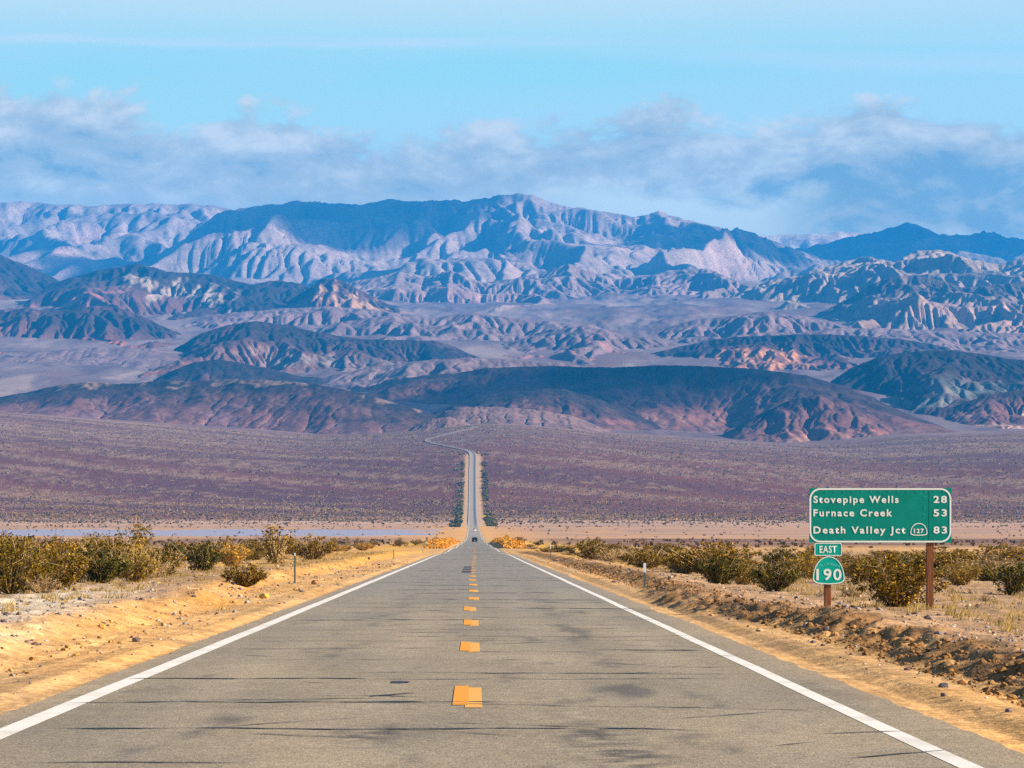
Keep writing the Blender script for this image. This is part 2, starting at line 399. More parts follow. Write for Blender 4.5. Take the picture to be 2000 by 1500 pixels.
    w_ = 90 * fbm(X / 500, Y / 900, 56, 3); rd = ridged((X + w_) / 210, (Y + w_) / 1100, 57, 4, .55)
    vc = lerp3(vc, np.array([.075, .043, .050]), .75 * sst(rd, .60, .85))
    vc = lerp3(vc, np.array([.26, .19, .165]), .7 * sst(-rd, -.46, -.2))
    vc = lerp3(vc, np.array([.13, .072, .066]), .8 * sst(fbm(X / 500, Y / 1100, 78, 4), .14, .36))
    c = lerp3(c, vc, fr)
    # the upper bends stand on pale cleared ground
    co = np.stack([X, Y, z], -1)
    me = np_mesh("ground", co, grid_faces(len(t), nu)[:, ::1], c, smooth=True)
    m = attr_mat("ground_soil", [0.11, 1.1, 5.0, 24.0], [.10, .16, .22, .25], bump=[(1.6, .06), (9.0, .03)])
    return tag(link("ground", me, m), "sandy desert ground falling to a flat playa and rising in a stony fan", "ground", kind='structure')
build_ground()

# ------------------------------------------------------------------ road
EDGE_L, EDGE_R, PAVE_L, PAVE_R, YEL = -3.82, 3.40, -4.25, 4.02, -0.07
def road_path():
    ys = np.concatenate([[-60, -30, 0, 8], np.geomspace(14, 3690, 1150)])
    pts = [(float(road_x(y)), float(y)) for y in ys]
    b = np.array([((p - PX0) * y / F, y) for p, y in _bend])
    d = np.concatenate([[0], np.cumsum(np.hypot(*np.diff(b, axis=0).T))])
    s = np.arange(0, d[-1], 6.0)
    bx = smooth1(np.interp(s, d, b[:, 0]), 3); by = smooth1(np.interp(s, d, b[:, 1]), 3)
    pts += list(zip(bx, by))
    return np.array(pts)
PATH = road_path()
PT = np.gradient(PATH, axis=0); PT /= np.maximum(np.hypot(PT[:, 0], PT[:, 1]), 1e-6)[:, None]
PN = np.stack([PT[:, 1], -PT[:, 0]], -1)             # to the right of travel
PZ = np.where(PATH[:, 1] < 2326, road_base(PATH[:, 1]), ground_z(PATH[:, 0], PATH[:, 1], False) + 0.06)
PZ = np.where(PATH[:, 1] > 3500, ground_z(PATH[:, 0], PATH[:, 1]) + .06, PZ)
PZ = PZ + 0.34 * sst(PATH[:, 1], 2326, 2700)
PS = np.concatenate([[0], np.cumsum(np.hypot(*np.diff(PATH, axis=0).T))])
def strip(offs, h, i0=0, i1=None, wig=None):
    """vertices of a sheet following the road; offs = offsets to the right"""
    i1 = len(PATH) if i1 is None else i1
    P = PATH[i0:i1]; N = PN[i0:i1]; Z = PZ[i0:i1]
    out = []
    for k, o in enumerate(offs):
        oo = o if wig is None else o + wig[i0:i1]
        oo = np.broadcast_to(oo, (len(P),))
        out.append(np.stack([P[:, 0] + N[:, 0] * oo, P[:, 1] + N[:, 1] * oo, Z + h - .012 * np.abs(oo) / 4 * 0], -1))
    return np.stack(out, 1)                            # (rows, cols, 3)
def crown(o): return 0.0
def build_road():
    offs = list(np.linspace(PAVE_L, PAVE_R, 64))
    jl = .07 * fbm(PS / 1.3, PS * 0, 91, 3) + .10 * fbm(PS / 9, PS * 0, 92, 3); jr = .08 * fbm(PS / 1.3, PS * 0, 93, 3) + .15 * fbm(PS / 9, PS * 0, 94, 3)
    V = strip(offs, 0.0)
    V[:, 0, :2] += PN * jl[:, None] * 1.0; V[:, -1, :2] += PN * jr[:, None]
    sk = V[:, :1].copy(); sk[:, :, 2] -= .5; sk2 = V[:, -1:].copy(); sk2[:, :, 2] -= .5
    V = np.concatenate([sk, V, sk2], 1)
    nr, nc = V.shape[:2]
    co = V.reshape(-1, 3)
    O = np.repeat(np.array([offs[0]] + offs + [offs[-1]])[None], nr, 0).ravel(); Y = np.repeat(PS[:, None] - 60, nc, 1).ravel()
    base = lerp3(np.array([.245, .200, .138]), np.array([.185, .158, .118]), np.clip(.5 + fbm(O / 2, Y / 10, 95, 4) * 1.3, 0, 1))
    # polished wheel tracks a touch paler, lane centres darker with drip
    tr = sum(np.exp(-((O - a) / .38) ** 2) for a in (-2.75, -1.05, .95, 2.55))
    base *= (1 + -.0 + .12 * tr)[:, None]
    ctr = np.exp(-((O - 1.75) / .40) ** 2) + .6 * np.exp(-((O + 1.9) / .4) ** 2)
    bl = np.clip(sst(fbm(O / .7, Y / 6.0, 96, 5, .65) + .34 * ctr, .22, .62), 0, 1)
    base = lerp3(base, np.array([.055, .052, .055]), .7 * bl)
    for (sx, sy, rx, ry, k) in ((.95, 26.0, .30, 2.2, .7), (.75, 31.0, .22, 1.6, .5), (1.1, 23.2, .35, 1.6, .75), (-.85, 26, .35, 1.4, .75), (-2.25, 45.5, .2, 1.2, .6), (-.9, 85, .5, 9, .45), (-.75, 110, .5, 10, .4), (-.9, 150, .6, 14, .35)):
        e = np.exp(-((O - sx) / rx) ** 2 - ((Y - sy) / ry) ** 2) * np.clip(.75 + 3.4 * fbm(O / .16, Y / .5, 97, 4, .65), 0, 1.4)
        base = lerp3(base, np.array([.05, .045, .045]), np.clip(k * e, 0, .85))
    # cooler, greyer surface down the hill; dark bluish band in the right lane of the climb
    base = lerp3(base, np.array([.165, .158, .148]), .85 * sst(Y, 34, 130))
    base = lerp3(base, np.array([.25, .215, .18]), sst(Y, 1150, 2200)); base = lerp3(base, np.array([.17, .125, .112]), 1.0 * sst(Y, 3880, 4000))
    base = lerp3(base, np.array([.06, .07, .095]), .9 * sst(Y, 2000, 2700) * np.exp(-((O - 1.6) / 1.3) ** 4) * (1 - .5 * sst(Y, 4000, 4400)))
    rp = np.clip(sst(fbm(Y / 28, O / 30, 98, 3, .6), .18, .3), 0, 1) * sst(Y, 200, 320) * (1 - sst(Y, 1000, 1300))
    base = lerp3(base, np.array([.085, .085, .09]), .55 * rp)
    # dust on the edges
    base = lerp3(base, np.array([.33, .24, .15]), .35 * np.clip(sst(-O, 3.75, 4.25) + sst(O, 3.35, 4.0), 0, 1))
    me = np_mesh("road", co, grid_faces(nr, nc), base, smooth=False)
    m = attr_mat("asphalt", [0.9, 7.0, 20.0, 60.0], [.08, .14, .26, .30], bump=[(42.0, .012)], rough=.88, spec=.25)
    tag(link("road", me, m), "worn grey two lane asphalt road running straight down the valley", "road", kind='structure')
    # edge lines
    wm, T, b = principled("line_paint_white", (.8, .8, .8), .7, .3)
    pos = T.n('ShaderNodeNewGeometry').outputs['Position']
    k = T.ss(T.noise(pos, 14.0, 5, .7), .3, .62, 0.25, 0); k2 = T.ss(T.noise(pos, 1.4, 5, .65), .42, .75, 0, .5)
    c = T.mix(T.m('ADD', k, k2), (.62, .60, .56, 1), (.33, .285, .225, 1)); T.put(b.inputs['Base Color'], c)
    wig = .025 * fbm(PS / 14, PS * 0, 99, 3) + .05 * fbm(PS / 60, PS * 0, 90, 2) * sst(PATH[:, 1], 150, 300)
    for nm, o, w in (("edge_line", EDGE_L, .108), ("edge_line", EDGE_R, .086)):
        V = strip([o - w, o + w], .003, 0, None, wig)
        # the paint is worn through over a short stretch on the crest
        Yc = (PATH[:-1, 1] + PATH[1:, 1]) / 2
        gaps = ((Yc > 372) & (Yc < 398)) | ((Yc > 425) & (Yc < 442)) if o < 0 else ((Yc > 372) & (Yc < 386)) | ((Yc > 402) & (Yc < 448))
        f = grid_faces(len(PATH), 2)[~(gaps | (Yc > 3900))]
        tag(link(nm, np_mesh(nm, V.reshape(-1, 3), f), wm), "white painted edge line along the %s side of the road" % ("left" if o < 0 else "right"), "road marking", kind='structure')
    # centre line: fresh orange dashes beside older faded ones
    om = simple_mat("line_paint_orange", (.60, .235, .006), .7, .3, var=.15, scale=9)
    pm = simple_mat("line_paint_faded", (.56, .29, .06), .75, .2, var=.25, scale=12)
    starts = [30.5, 45.3, 58.9, 71.0, 83.4] + [96.3 + 12.9 * i for i in range(38)]
    vo, fo, vp, fp = [], [], [], []
    def quad(L, Fc, x0, x1, y0, y1, h):
        n = 4
        for i in range(n):
            a = y0 + (y1 - y0) * i / n; b_ = y0 + (y1 - y0) * (i + 1) / n
            za, zb = np.interp(a, PATH[:, 1], PZ) + h, np.interp(b_, PATH[:, 1], PZ) + h
            ra, rb = float(road_x(a)), float(road_x(b_)); k_ = len(L)
            L.extend([(ra + x0, a, za), (ra + x1, a, za), (rb + x1, b_, zb), (rb + x0, b_, zb)]); Fc.append((k_, k_ + 1, k_ + 2, k_ + 3))
    rr = random.Random(4)
    for i, s in enumerate(starts):
        w = .155 + rr.uniform(-.012, .012)
        off = 0 if i < 3 else rr.uniform(-.05, .05)
        quad(vo, fo, -.215 + off, -.215 + w + off, s, s + 3.95, .0055)
        if i < 9 or rr.random() < .5:
            quad(vp, fp, -.095 + off, .066 + off, s - .55, s + 3.6, .003)
    # solid passing line on the climb
    yq = np.arange(2350, 3680, 12.0)
    tag(link("centre_line", np_mesh("centre_line", np.array(vo), np.array(fo)), om), "orange dashed centre line down the road", "road marking", kind='structure')
    tag(link("old_centre_line", np_mesh("old_centre_line", np.array(vp), np.array(fp)), pm), "older faded dashes beside the orange centre line", "road marking", kind='structure')
    # black-out patches and sealed cracks
    km = simple_mat("crack_sealant", (.016, .018, .024), .6, .4, var=.3, scale=8)
    V, Fq = [], []
    def crack(y, x0, x1, w, slope=0.0, seed=0, blobs=()):
        n = max(8, int((x1 - x0) / .07)); xs = np.linspace(x0, x1, n)
        cy = y + slope * (xs - x0) + .28 * fbm(xs / 1.6, xs * 0 + seed, seed, 4, .6) * min(1.5, y / 30)
        ww = 1.1 * w * (np.clip(.55 + 1.5 * fbm(xs / .55, xs * 0, seed + 40, 3), .12, 1.6)) * np.minimum(1, np.minimum(xs - x0, x1 - xs) / .3 + .05)
        for bx, br in blobs: ww = ww + br * np.exp(-((xs - bx) / .16) ** 2)
        k = len(V)
        for x, yy, h in zip(xs, cy, ww):
            zz = np.interp([yy - h / 2, yy + h / 2], PATH[:, 1], PZ) + .006
            V.append((x, yy - h / 2, zz[0])); V.append((x, yy + h / 2, zz[1]))
        for i in range(n - 1): Fq.append((k + 2 * i, k + 2 * i + 2, k + 2 * i + 3, k + 2 * i + 1))
    near = [(26.7, -3.7, 1.5, .13, .0), (27.6, -.3, 2.0, .08, -.55), (22.6, -3.2, -1.6, .10, 0), (31.0, -3.9, .6, .15, .02), (31.6, -2.6, 3.3, .07, -.35), (31.3, -3.0, -.8, .07, .25),
            (36.3, -3.9, -1.2, .22, 0), (36.1, -1.2, 2.9, .09, 0.05), (38.0, -1.5, 3.3, .09, -.1), (37.6, -.1, 2.2, .12, .1), (42.0, -2.9, -.9, .06, 0), (46.0, -3.4, -.5, .09, .2), (45.6, 1.6, 3.2, .34, -.1), (45.0, -.6, 3.3, .08, -.05),
            (49.5, -3.4, 3.2, .08, .1), (52, -1.6, 3.0, .1, 0), (55.5, -3.2, 1.0, .1, .1), (59, -1, 3.3, .08, 0), (62.5, -3.6, .4, .28, .1), (65, -3.4, 3.2, .12, 0), (69, -3.2, -.2, .1, .2), (73.5, .9, 3.9, .55, -.35), (74, -3, 1.2, .14, 0), (79, -3.5, 3.3, .2, .1)]  # the broad slanting entry is a dark streak across the right lane
    for i, a in enumerate(near): crack(*a, seed=200 + i)
    crack(32.2, -1.05, -.62, .16, 1.6, 301, ((-.95, .12), (-.75, .1))); crack(35.4, -.92, -.72, .2, 0, 302, ((-.85, .5),)); crack(39.2, -.75, -.55, .2, 3, 303)
    crack(39.5, 2.4, 2.62, .12, 3.2, 304)
    for q in range(46):
        yb = rr.uniform(22, 75); xb = rr.uniform(-3.5, 2.9); crack(yb, xb, xb + rr.uniform(.25, 1.3), .05 + .0012 * yb, rr.uniform(-1.6, 1.6), 600 + q)
    y = 84.0; i = 0
    while y < 900:
        x0 = rr.uniform(-3.7, 0); x1 = min(3.3, x0 + rr.uniform(1.2, 7)); crack(y, x0, x1, (.0055 * y) * rr.uniform(.3, 1.0), rr.uniform(-.6, .6), 400 + i)
        y += rr.uniform(2.5, 6.5) * (1 + y / 160); i += 1
    for s in (152, 165, 178): 
        k = len(V)
        for q in ((-.62, s), (-.18, s), (-.18, s + 7), (-.62, s + 7)):
            V.append((q[0], q[1], float(np.interp(q[1], PATH[:, 1], PZ)) + .012))
        Fq.append((k, k + 1, k + 2, k + 3))
    tag(link("road_crack_sealant", np_mesh("road_crack_sealant", np.array(V), np.array(Fq)), km), "dark tar lines sealing the cracks, and a broad dark streak, across the road", "road patch", kind='structure')
build_road()

# ------------------------------------------------------------------ hills and mountains
def erode(z, dx, dy, iters, K, lo, talus=None, m=.5):
    nr, nc = z.shape; N = nr * nc
    idx = np.arange(N).reshape(nr, nc)
    nb = [(-1, 0, dy), (1, 0, dy), (0, -1, dx), (0, 1, dx), (-1, -1, math.hypot(dx, dy)), (-1, 1, math.hypot(dx, dy)), (1, -1, math.hypot(dx, dy)), (1, 1, math.hypot(dx, dy))]
    A = None
    for it in range(iters):
        zp = np.pad(z, 1, mode='constant', constant_values=1e9)
        best = np.zeros_like(z); rc = idx.copy()
        for (a, b, d) in nb:
            s = (z - zp[1 + a:1 + a + nr, 1 + b:1 + b + nc]) / d
            k = s > best
            best[k] = s[k]; rc[k] = (idx + a * nc + b)[k]
        r = rc.ravel().astype(np.int64); root = r == np.arange(N)
        rr_ = np.where(root, N, r); rr_ = np.append(rr_, N)
        acc = np.append(np.full(N, dx * dy), 0.0)
        for _ in range(11):
            acc = acc + np.bincount(rr_, weights=acc, minlength=N + 1); acc[N] = 0
            rr_ = rr_[rr_]
        A = acc[:N].reshape(nr, nc)
        drop = z - z.ravel()[r].reshape(nr, nc)
        dz = np.minimum(K * A ** m * best, .45 * drop)
        z = np.maximum(z - dz, np.minimum(z, lo))
        lap = (np.roll(z, 1, 0) + np.roll(z, -1, 0) - 2 * z) * .5 + (np.roll(z, 1, 1) + np.roll(z, -1, 1) - 2 * z) * .5
        lap[0] = lap[-1] = 0; lap[:, 0] = lap[:, -1] = 0
        z = z + .02 * lap
    return z, A

HM = {}
def hill_mat(sc):
    if sc not in HM:
        HM[sc] = attr_mat("rock_%d" % int(1 / sc), [sc * .5, sc * 2.1, sc * 7], [.20, .32, .30], bump=[(sc * 2.2, .16 / sc * .12), (sc * 8, .03 / sc * .12)])
    return HM[sc]

def hill(name, label, sky, Yc, Lf, Lb, cell, colfn, iters=26, K=.012, rough=.10, seed=1, foot=None, pw=1.3, skew=0.0, nridge=.12, cat="hill", warp=.25, lfvar=.35):
    """sky: photo skyline [(px,py)...]; Yc crest distance (number or [(px,Y)...]); Lf/Lb front and back run; a real landform with its own plan, eroded by running water"""
    px = np.array([p[0] for p in sky], float); py = np.array([p[1] for p in sky], float)
    ycf = (lambda p: np.full_like(p, float(Yc))) if np.isscalar(Yc) else (lambda p: np.interp(p, [a for a, _ in Yc], [b for _, b in Yc]))
    Ym = float(np.mean(ycf(px)))
    x0, x1 = (px[0] - PX0) * Ym / F, (px[-1] - PX0) * Ym / F
    dx, dy = cell
    xs = np.arange(x0, x1 + dx, dx); Yn, Yx = Ym - Lf * (1 + lfvar) - 200, Ym + Lb
    if not np.isscalar(Yc): Yn = min(b for _, b in Yc) - Lf * (1 + lfvar) - 200; Yx = max(b for _, b in Yc) + Lb
    ys = np.arange(Yn, Yx, dy)
    X, Y = np.meshgrid(xs, ys)
    P = xs / Ym * F + PX0
    crest_py = np.interp(P, px, py) + (7.0 if cat == 'mountain' else 2.4) * fbm(P / 46, P * 0 + seed, seed + 2, 4, .6); yc = ycf(P)
    zc = CAMZ + (PY0 - crest_py) * yc / F
    end = np.minimum(1, np.minimum(P - px[0], px[-1] - P) / max(1, .06 * (px[-1] - px[0])))
    sc = Lf
    lf = Lf * (1 + lfvar * fbm(xs / (sc * .5), xs * 0 + seed, seed, 4))
    G = ground_z(X, Y, False)
    zf = np.array([np.interp(y_, ys, G[:, i]) for i, y_ in enumerate(yc - lf)]) - 7
    if foot is not None: zf = np.minimum(zf, CAMZ + (PY0 - foot) * (yc - lf) / F)
    wx = warp * sc * .35 * fbm(X / (sc * .5), Y / (sc * .5), seed + 3, 3); wy = warp * sc * .35 * fbm(X / (sc * .5), Y / (sc * .5), seed + 9, 3)
    d = Y - yc[None, :]
    wfade = sst(np.abs(d), 0, .25 * sc)
    d2 = d + wy * wfade + skew * 0
    t = np.where(d2 < 0, 1 + d2 / lf[None, :], 1 - d2 / Lb)
    tc = np.clip(t, -.15, 1)
    prof = np.sign(tc) * np.abs(tc) ** pw
    H = (zc - zf)[None, :]
    ZB = np.minimum(zf[None, :], G - 7) + 0 * G
    z = ZB + (zc[None, :] - ZB) * np.clip(prof, 0, 1) - 25 * sst(-t, 0, .1)
    rel = np.clip(prof, 0, 1)
    # spur ridges and roughness before erosion
    rn = ridged((X + wx + skew * d) / (sc * .28), (Y + wy) / (sc * .60), seed + 5, 5, .5) - .62
    z = z + H * nridge * rn * 4 * rel * (1 - rel) * 1.3
    z = z + H * rough * fbm((X + wx) / (sc * .12), Y / (sc * .16), seed + 7, 5, .55) * np.clip(rel * 1.5, 0.06, 1)
    lo = G - 12
    z, A = erode(z, dx, dy, iters, K, lo)
    # put the skyline back to its height
    vis = (z - CAMZ) / Y; j = np.argmax(vis, 0)
    cur = vis[j, np.arange(len(xs))]; want = (PY0 - crest_py) / F
    yj = ys[j]
    gain = (want * yj + CAMZ - zf) / np.maximum(cur * yj + CAMZ - zf, 5)
    gain = np.clip(smooth1(np.clip(gain, .6, 1.7), 1), .6, 1.7)
    z = zf[None, :] + (z - zf[None, :]) * np.where(z > zf[None, :], gain[None, :], 1)
    cg = (3.4 if cat == 'mountain' else 1.3) * dx
    z = z + cg * (ridged(X / (dx * 9), Y / (dx * 13), seed + 61, 4, .6) - .6) * np.clip((z - zf[None, :]) / np.maximum(H, 5) * 2.5, 0, 1) * np.clip(.3 + 2 * fbm(X / (dx * 40), Y / (dx * 60), seed + 62, 3), 0, 1.3)
    gy, gx = np.gradient(z, dy, dx)
    slope = np.hypot(gx, gy)
    rel = np.clip((z - zf[None, :]) / np.maximum(H, 5), 0, 1.1)
    logA = np.log(A / (dx * dy))
    c = colfn(X.ravel(), Y.ravel(), z.ravel(), rel.ravel(), slope.ravel(), logA.ravel(), sc, (X / Y * F + PX0).ravel(), (PY0 - (z - CAMZ) / Y * F).ravel())
    keepv = z > G - 14
    k = keepv[:-1, :-1] | keepv[1:, :-1] | keepv[:-1, 1:] | keepv[1:, 1:]
    f = grid_faces(len(ys), len(xs), k)
    co, f, c = compact(np.stack([X, Y, z], -1).reshape(-1, 3), f, c)
    me = np_mesh(name, co, f, c, smooth=True)
    return tag(link(name, me, hill_mat(1.0 / (2.2 * dx))), label, cat, kind='structure')

A3 = lambda *v: np.array(v, float)
BASALT, BASALT2, PURPLE, PALE, TAN = A3(.008, .009, .012), A3(.030, .017, .018), A3(.125, .056, .052), A3(.26, .18, .155), A3(.31, .22, .16)
RED, ORANGE, CREAM, GREEN = A3(.34, .09, .05), A3(.42, .19, .075), A3(.25, .19, .155), A3(.10, .115, .105)
def mixn(a, b, t): return lerp3(a if np.ndim(a) > 1 else a[None, :] + 0 * t[:, None], b, np.clip(t, 0, 1))
def strata(z, X, h, seed): return fbm(z / h + .4 * fbm(X / 200, z / 200, seed, 2), X / 900, seed + 1, 3)
def col_dark(capk=.5, accent=None, acck=.0, skirt=.25, purple=.5, band=None):
    """dark varnished lava over purple-brown slopes with paler wash lines and skirts"""
    def fn(X, Y, z, r, s, lA, sc, px, py):
        n = fbm(X / (sc * .22), Y / (sc * .3), 11, 5, .58); n2 = fbm(X / (sc * .06), Y / (sc * .09), 13, 4, .6)
        dk = sst(r + .75 * n + .6 * n2, capk - .45, capk + .35)
        c = mixn(mixn(PURPLE * .8, A3(.165, .07, .055), .5 + n2 * 1.9), mixn(BASALT, BASALT2, .5 + n2 * 1.6), dk)
        c = mixn(c, PALE, .30 * sst(lA, 3.6, 6.5) * (1 - .5 * dk))
        if accent is not None:
            a = fbm(X / (sc * .18) + 5, Y / (sc * .25), 17, 4)
            c = mixn(c, accent, acck * sst(a + .4 * n2, .08, .34) * (1 - sst(r, .45, .75)))
        c = mixn(c, PALE * .9, skirt * sst(.25 - r + .25 * n, 0, .3))
        fl = sst(.16 - s, 0, .12) * sst(r, .6, .9)
        c = mixn(c, TAN, .8 * fl * sst(n2 + n, -.1, .25))  # flat tops go tan: the sunlit rim is painted into the colour
        if band: c = band(c, X, Y, z, r, s, lA, n, n2, px, py)
        return c
    return fn
def col_pale(base=PALE, dark=PURPLE, dk=.3, red=0., redc=RED, dryk=.2, cap=None):
    def fn(X, Y, z, r, s, lA, sc, px, py):
        n = fbm(X / (sc * .25), Y / (sc * .3), 21, 5, .58); n2 = fbm(X / (sc * .05), Y / (sc * .08), 23, 4, .6)
        c = mixn(base * .72, base * 1.15, .5 + n2 * 1.9)
        c = mixn(c, dark, dk * sst(n + .3 * n2, -.02, .38))
        st = strata(z, X, max(18, sc * .02), 27)
        c = mixn(c, base * .62, .35 * sst(st, .05, .35) * sst(s, .25, .6))
        c = mixn(c, np.minimum(base * 1.22, .62), .35 * sst(lA, 3.5, 6.5))
        if red > 0:
            a = fbm(X / (sc * .2) + 9, Y / (sc * .22), 29, 4)
            c = mixn(c, redc, red * sst(a + .3 * n2, .06, .36) * (1 - sst(r, .55, .85)))
        if cap is not None:
            c = mixn(c, cap, .9 * sst(r + .45 * n + .25 * n2, .74, .92))
        return c
    return fn
def band_white(lo, hi, k, colr=CREAM, x0=None, x1=None):
    def b(c, X, Y, z, r, s, lA, n, n2, px, py):
        w = sst(r + .30 * n2 + .15 * n, lo - .06, lo + .04) * (1 - sst(r + .30 * n2 + .15 * n, hi - .04, hi + .06)) * sst(fbm(X / 34, z / 60, 33, 3), -.15, .12)
        if x0 is not None: w = w * sst(px, x0, x0 + 40) * (1 - sst(px, x1 - 40, x1))
        return mixn(c, colr, k * w)
    return b
def two(*fs):
    def b(c, *a):
        for f in fs: c = f(c, *a)
        return c
    return b

# far range to the left, its top in cloud
hill("mountain", "pale pinkish mountain face at the far left under the cloud", [(-260, 380), (-60, 400), (60, 395), (180, 402), (300, 398), (420, 402), (520, 430), (640, 470)], 19500, 4200, 2500, (14, 26),
     col_pale(A3(.19, .145, .13), A3(.09, .07, .07), .5, .25, A3(.45, .24, .2)), K=.02, rough=.17, seed=41, nridge=.30, warp=.6, cat="mountain", iters=30)
# main range
hill("mountain", "broad main mountain with the highest summit in the middle", [(280, 520), (340, 480), (400, 440), (450, 410), (500, 403), (600, 393), (690, 399), (760, 391), (850, 393), (930, 391), (975, 382), (1010, 377), (1060, 387), (1100, 402), (1200, 416), (1245, 425), (1285, 413), (1340, 429), (1400, 443), (1480, 461), (1530, 480), (1590, 502), (1650, 520), (1740, 545)], 17600, 3900, 2500, (9, 20),
     col_pale(A3(.225, .165, .145), A3(.10, .075, .078), .5, .18, A3(.42, .23, .2)), K=.022, rough=.19, seed=52, nridge=.34, warp=.6, cat="mountain", iters=34)
# far mesa and dark peaks to the right
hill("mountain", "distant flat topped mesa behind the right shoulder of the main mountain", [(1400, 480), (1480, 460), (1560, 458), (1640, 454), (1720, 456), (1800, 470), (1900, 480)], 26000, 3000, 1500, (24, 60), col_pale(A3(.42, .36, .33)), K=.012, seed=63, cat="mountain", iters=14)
hill("mountain", "dark pointed peaks at the far right touching the cloud", [(1430, 520), (1500, 500), (1560, 486), (1610, 476), (1650, 464), (1690, 458), (1735, 446), (1772, 433), (1800, 442), (1850, 464), (1895, 456), (1920, 452), (1960, 464), (2020, 468), (2100, 455), (2250, 470)], 19500, 3800, 2200, (12, 24),
     col_pale(A3(.17, .135, .12), A3(.10, .08, .08), .6), K=.02, rough=.09, seed=74, nridge=.25, cat="mountain", iters=26)
# eroded foothills
hill("hill", "long rows of pale eroded ridges below the main mountain", [(520, 600), (600, 575), (660, 555), (720, 545), (780, 530), (830, 540), (880, 528), (940, 552), (1000, 545), (1060, 532), (1110, 514), (1150, 530), (1200, 545), (1260, 540), (1330, 527), (1380, 524), (1420, 540), (1480, 562), (1560, 585), (1660, 605)], 13200, 3100, 1500, (6, 10),
     col_pale(A3(.185, .125, .118), A3(.10, .060, .063), .4, .3, A3(.34, .17, .16)), K=.05, rough=.16, seed=85, nridge=.42, warp=.6, iters=40)
hill("hill", "low pale ridges in front of the eroded rows at mid distance", [(900, 640), (1000, 622), (1060, 600), (1120, 612), (1180, 596), (1250, 604), (1330, 590), (1390, 606), (1460, 600), (1530, 618), (1620, 640)], 11200, 1700, 900, (6, 10),
     col_pale(A3(.165, .110, .108), A3(.095, .052, .058), .5, .5, A3(.30, .14, .14)), K=.05, rough=.14, seed=88, nridge=.40, warp=.6, iters=36)
hill("hill", "gullied pale mountain side at the right edge", [(1380, 590), (1440, 572), (1500, 548), (1560, 534), (1610, 522), (1660, 508), (1690, 500), (1720, 512), (1750, 506), (1790, 490), (1830, 487), (1860, 494), (1900, 508), (1950, 516), (2010, 500), (2120, 480), (2280, 500)], 12000, 2700, 1500, (6, 11),
     col_pale(A3(.235, .17, .135), A3(.13, .09, .08), .35), K=.055, rough=.15, seed=96, nridge=.40, warp=.5, iters=44)
hill("hill", "dark capped gullied hill at the right with furrowed flanks", [(1560, 640), (1610, 605), (1660, 582), (1700, 556), (1740, 540), (1790, 538), (1830, 545), (1880, 562), (1930, 556), (1980, 552), (2050, 545), (2150, 560), (2280, 570)], 10100, 1750, 900, (4.5, 7),
     col_pale(A3(.235, .155, .12), A3(.10, .055, .05), .4, .35, A3(.38, .18, .13), cap=A3(.035, .028, .03)), K=.06, rough=.14, seed=107, nridge=.42, warp=.4, iters=44)
# left middle hills
hill("hill", "dark sloping hill coming in from the left edge", [(-220, 470), (-100, 480), (0, 497), (60, 522), (120, 548), (190, 568), (260, 585), (340, 610), (420, 640)], 12000, 2600, 1200, (6.5, 11),
     col_dark(.55, A3(.40, .20, .15), .7, .6), K=.03, rough=.12, seed=118, nridge=.3, iters=30)
hill("hill", "dark hill with a broken band of cream cliffs", [(90, 560), (140, 542), (200, 527), (270, 514), (330, 531), (400, 534), (450, 545), (490, 556), (545, 547), (580, 552), (620, 566), (680, 568), (720, 580), (780, 600), (840, 625)], 11000, 2100, 1000, (5, 8.5),
     col_dark(.45, A3(.44, .17, .12), .8, .45, band=two(band_white(.60, .82, .95, CREAM, 225, 480), band_white(.3, .48, .6, RED, 400, 640))), K=.035, rough=.14, seed=129, nridge=.34, iters=34)
hill("hill", "small hill with an orange and cream cliff beside the dark banded hill", [(560, 590), (600, 565), (630, 545), (655, 543), (690, 560), (730, 580), (780, 605)], 10400, 900, 600, (4, 7),
     col_dark(.8, ORANGE, .6, .5, band=band_white(.45, .85, .9, A3(.28, .165, .10))), K=.05, rough=.15, seed=133, nridge=.35, iters=30)
hill("hill", "low rust red hills at the left edge", [(-200, 610), (-80, 602), (0, 612), (50, 600), (90, 608), (140, 606), (190, 597), (235, 602), (280, 618), (330, 642), (380, 662), (440, 690), (500, 700)], 9000, 1500, 800, (4.2, 7),
     col_dark(.80, A3(.46, .13, .06), .95, .30, band=band_white(.28, .5, .7, A3(.50, .16, .08), -100, 330)), K=.04, rough=.14, seed=140, nridge=.34, iters=34)
hill("hill", "long low hill with a dark top left of the middle", [(330, 690), (390, 652), (440, 636), (500, 627), (560, 634), (620, 650), (700, 661), (790, 664), (850, 666), (890, 678), (915, 690), (950, 704)], 8000, 1000, 500, (3.4, 5.5),
     col_dark(.55, GREEN, .5, .5, band=band_white(.35, .55, .5, A3(.24, .165, .145))), K=.035, rough=.12, seed=151, nridge=.28, iters=30)
hill("hill", "small smooth dark hill standing on the pale plain", [(300, 742), (340, 722), (385, 706), (430, 702), (480, 710), (540, 724), (590, 736), (620, 737), (650, 744), (690, 752)], 6900, 330, 300, (3, 4.5),
     col_dark(.25, None, 0, .15), K=.02, rough=.05, seed=162, nridge=.12, iters=14)
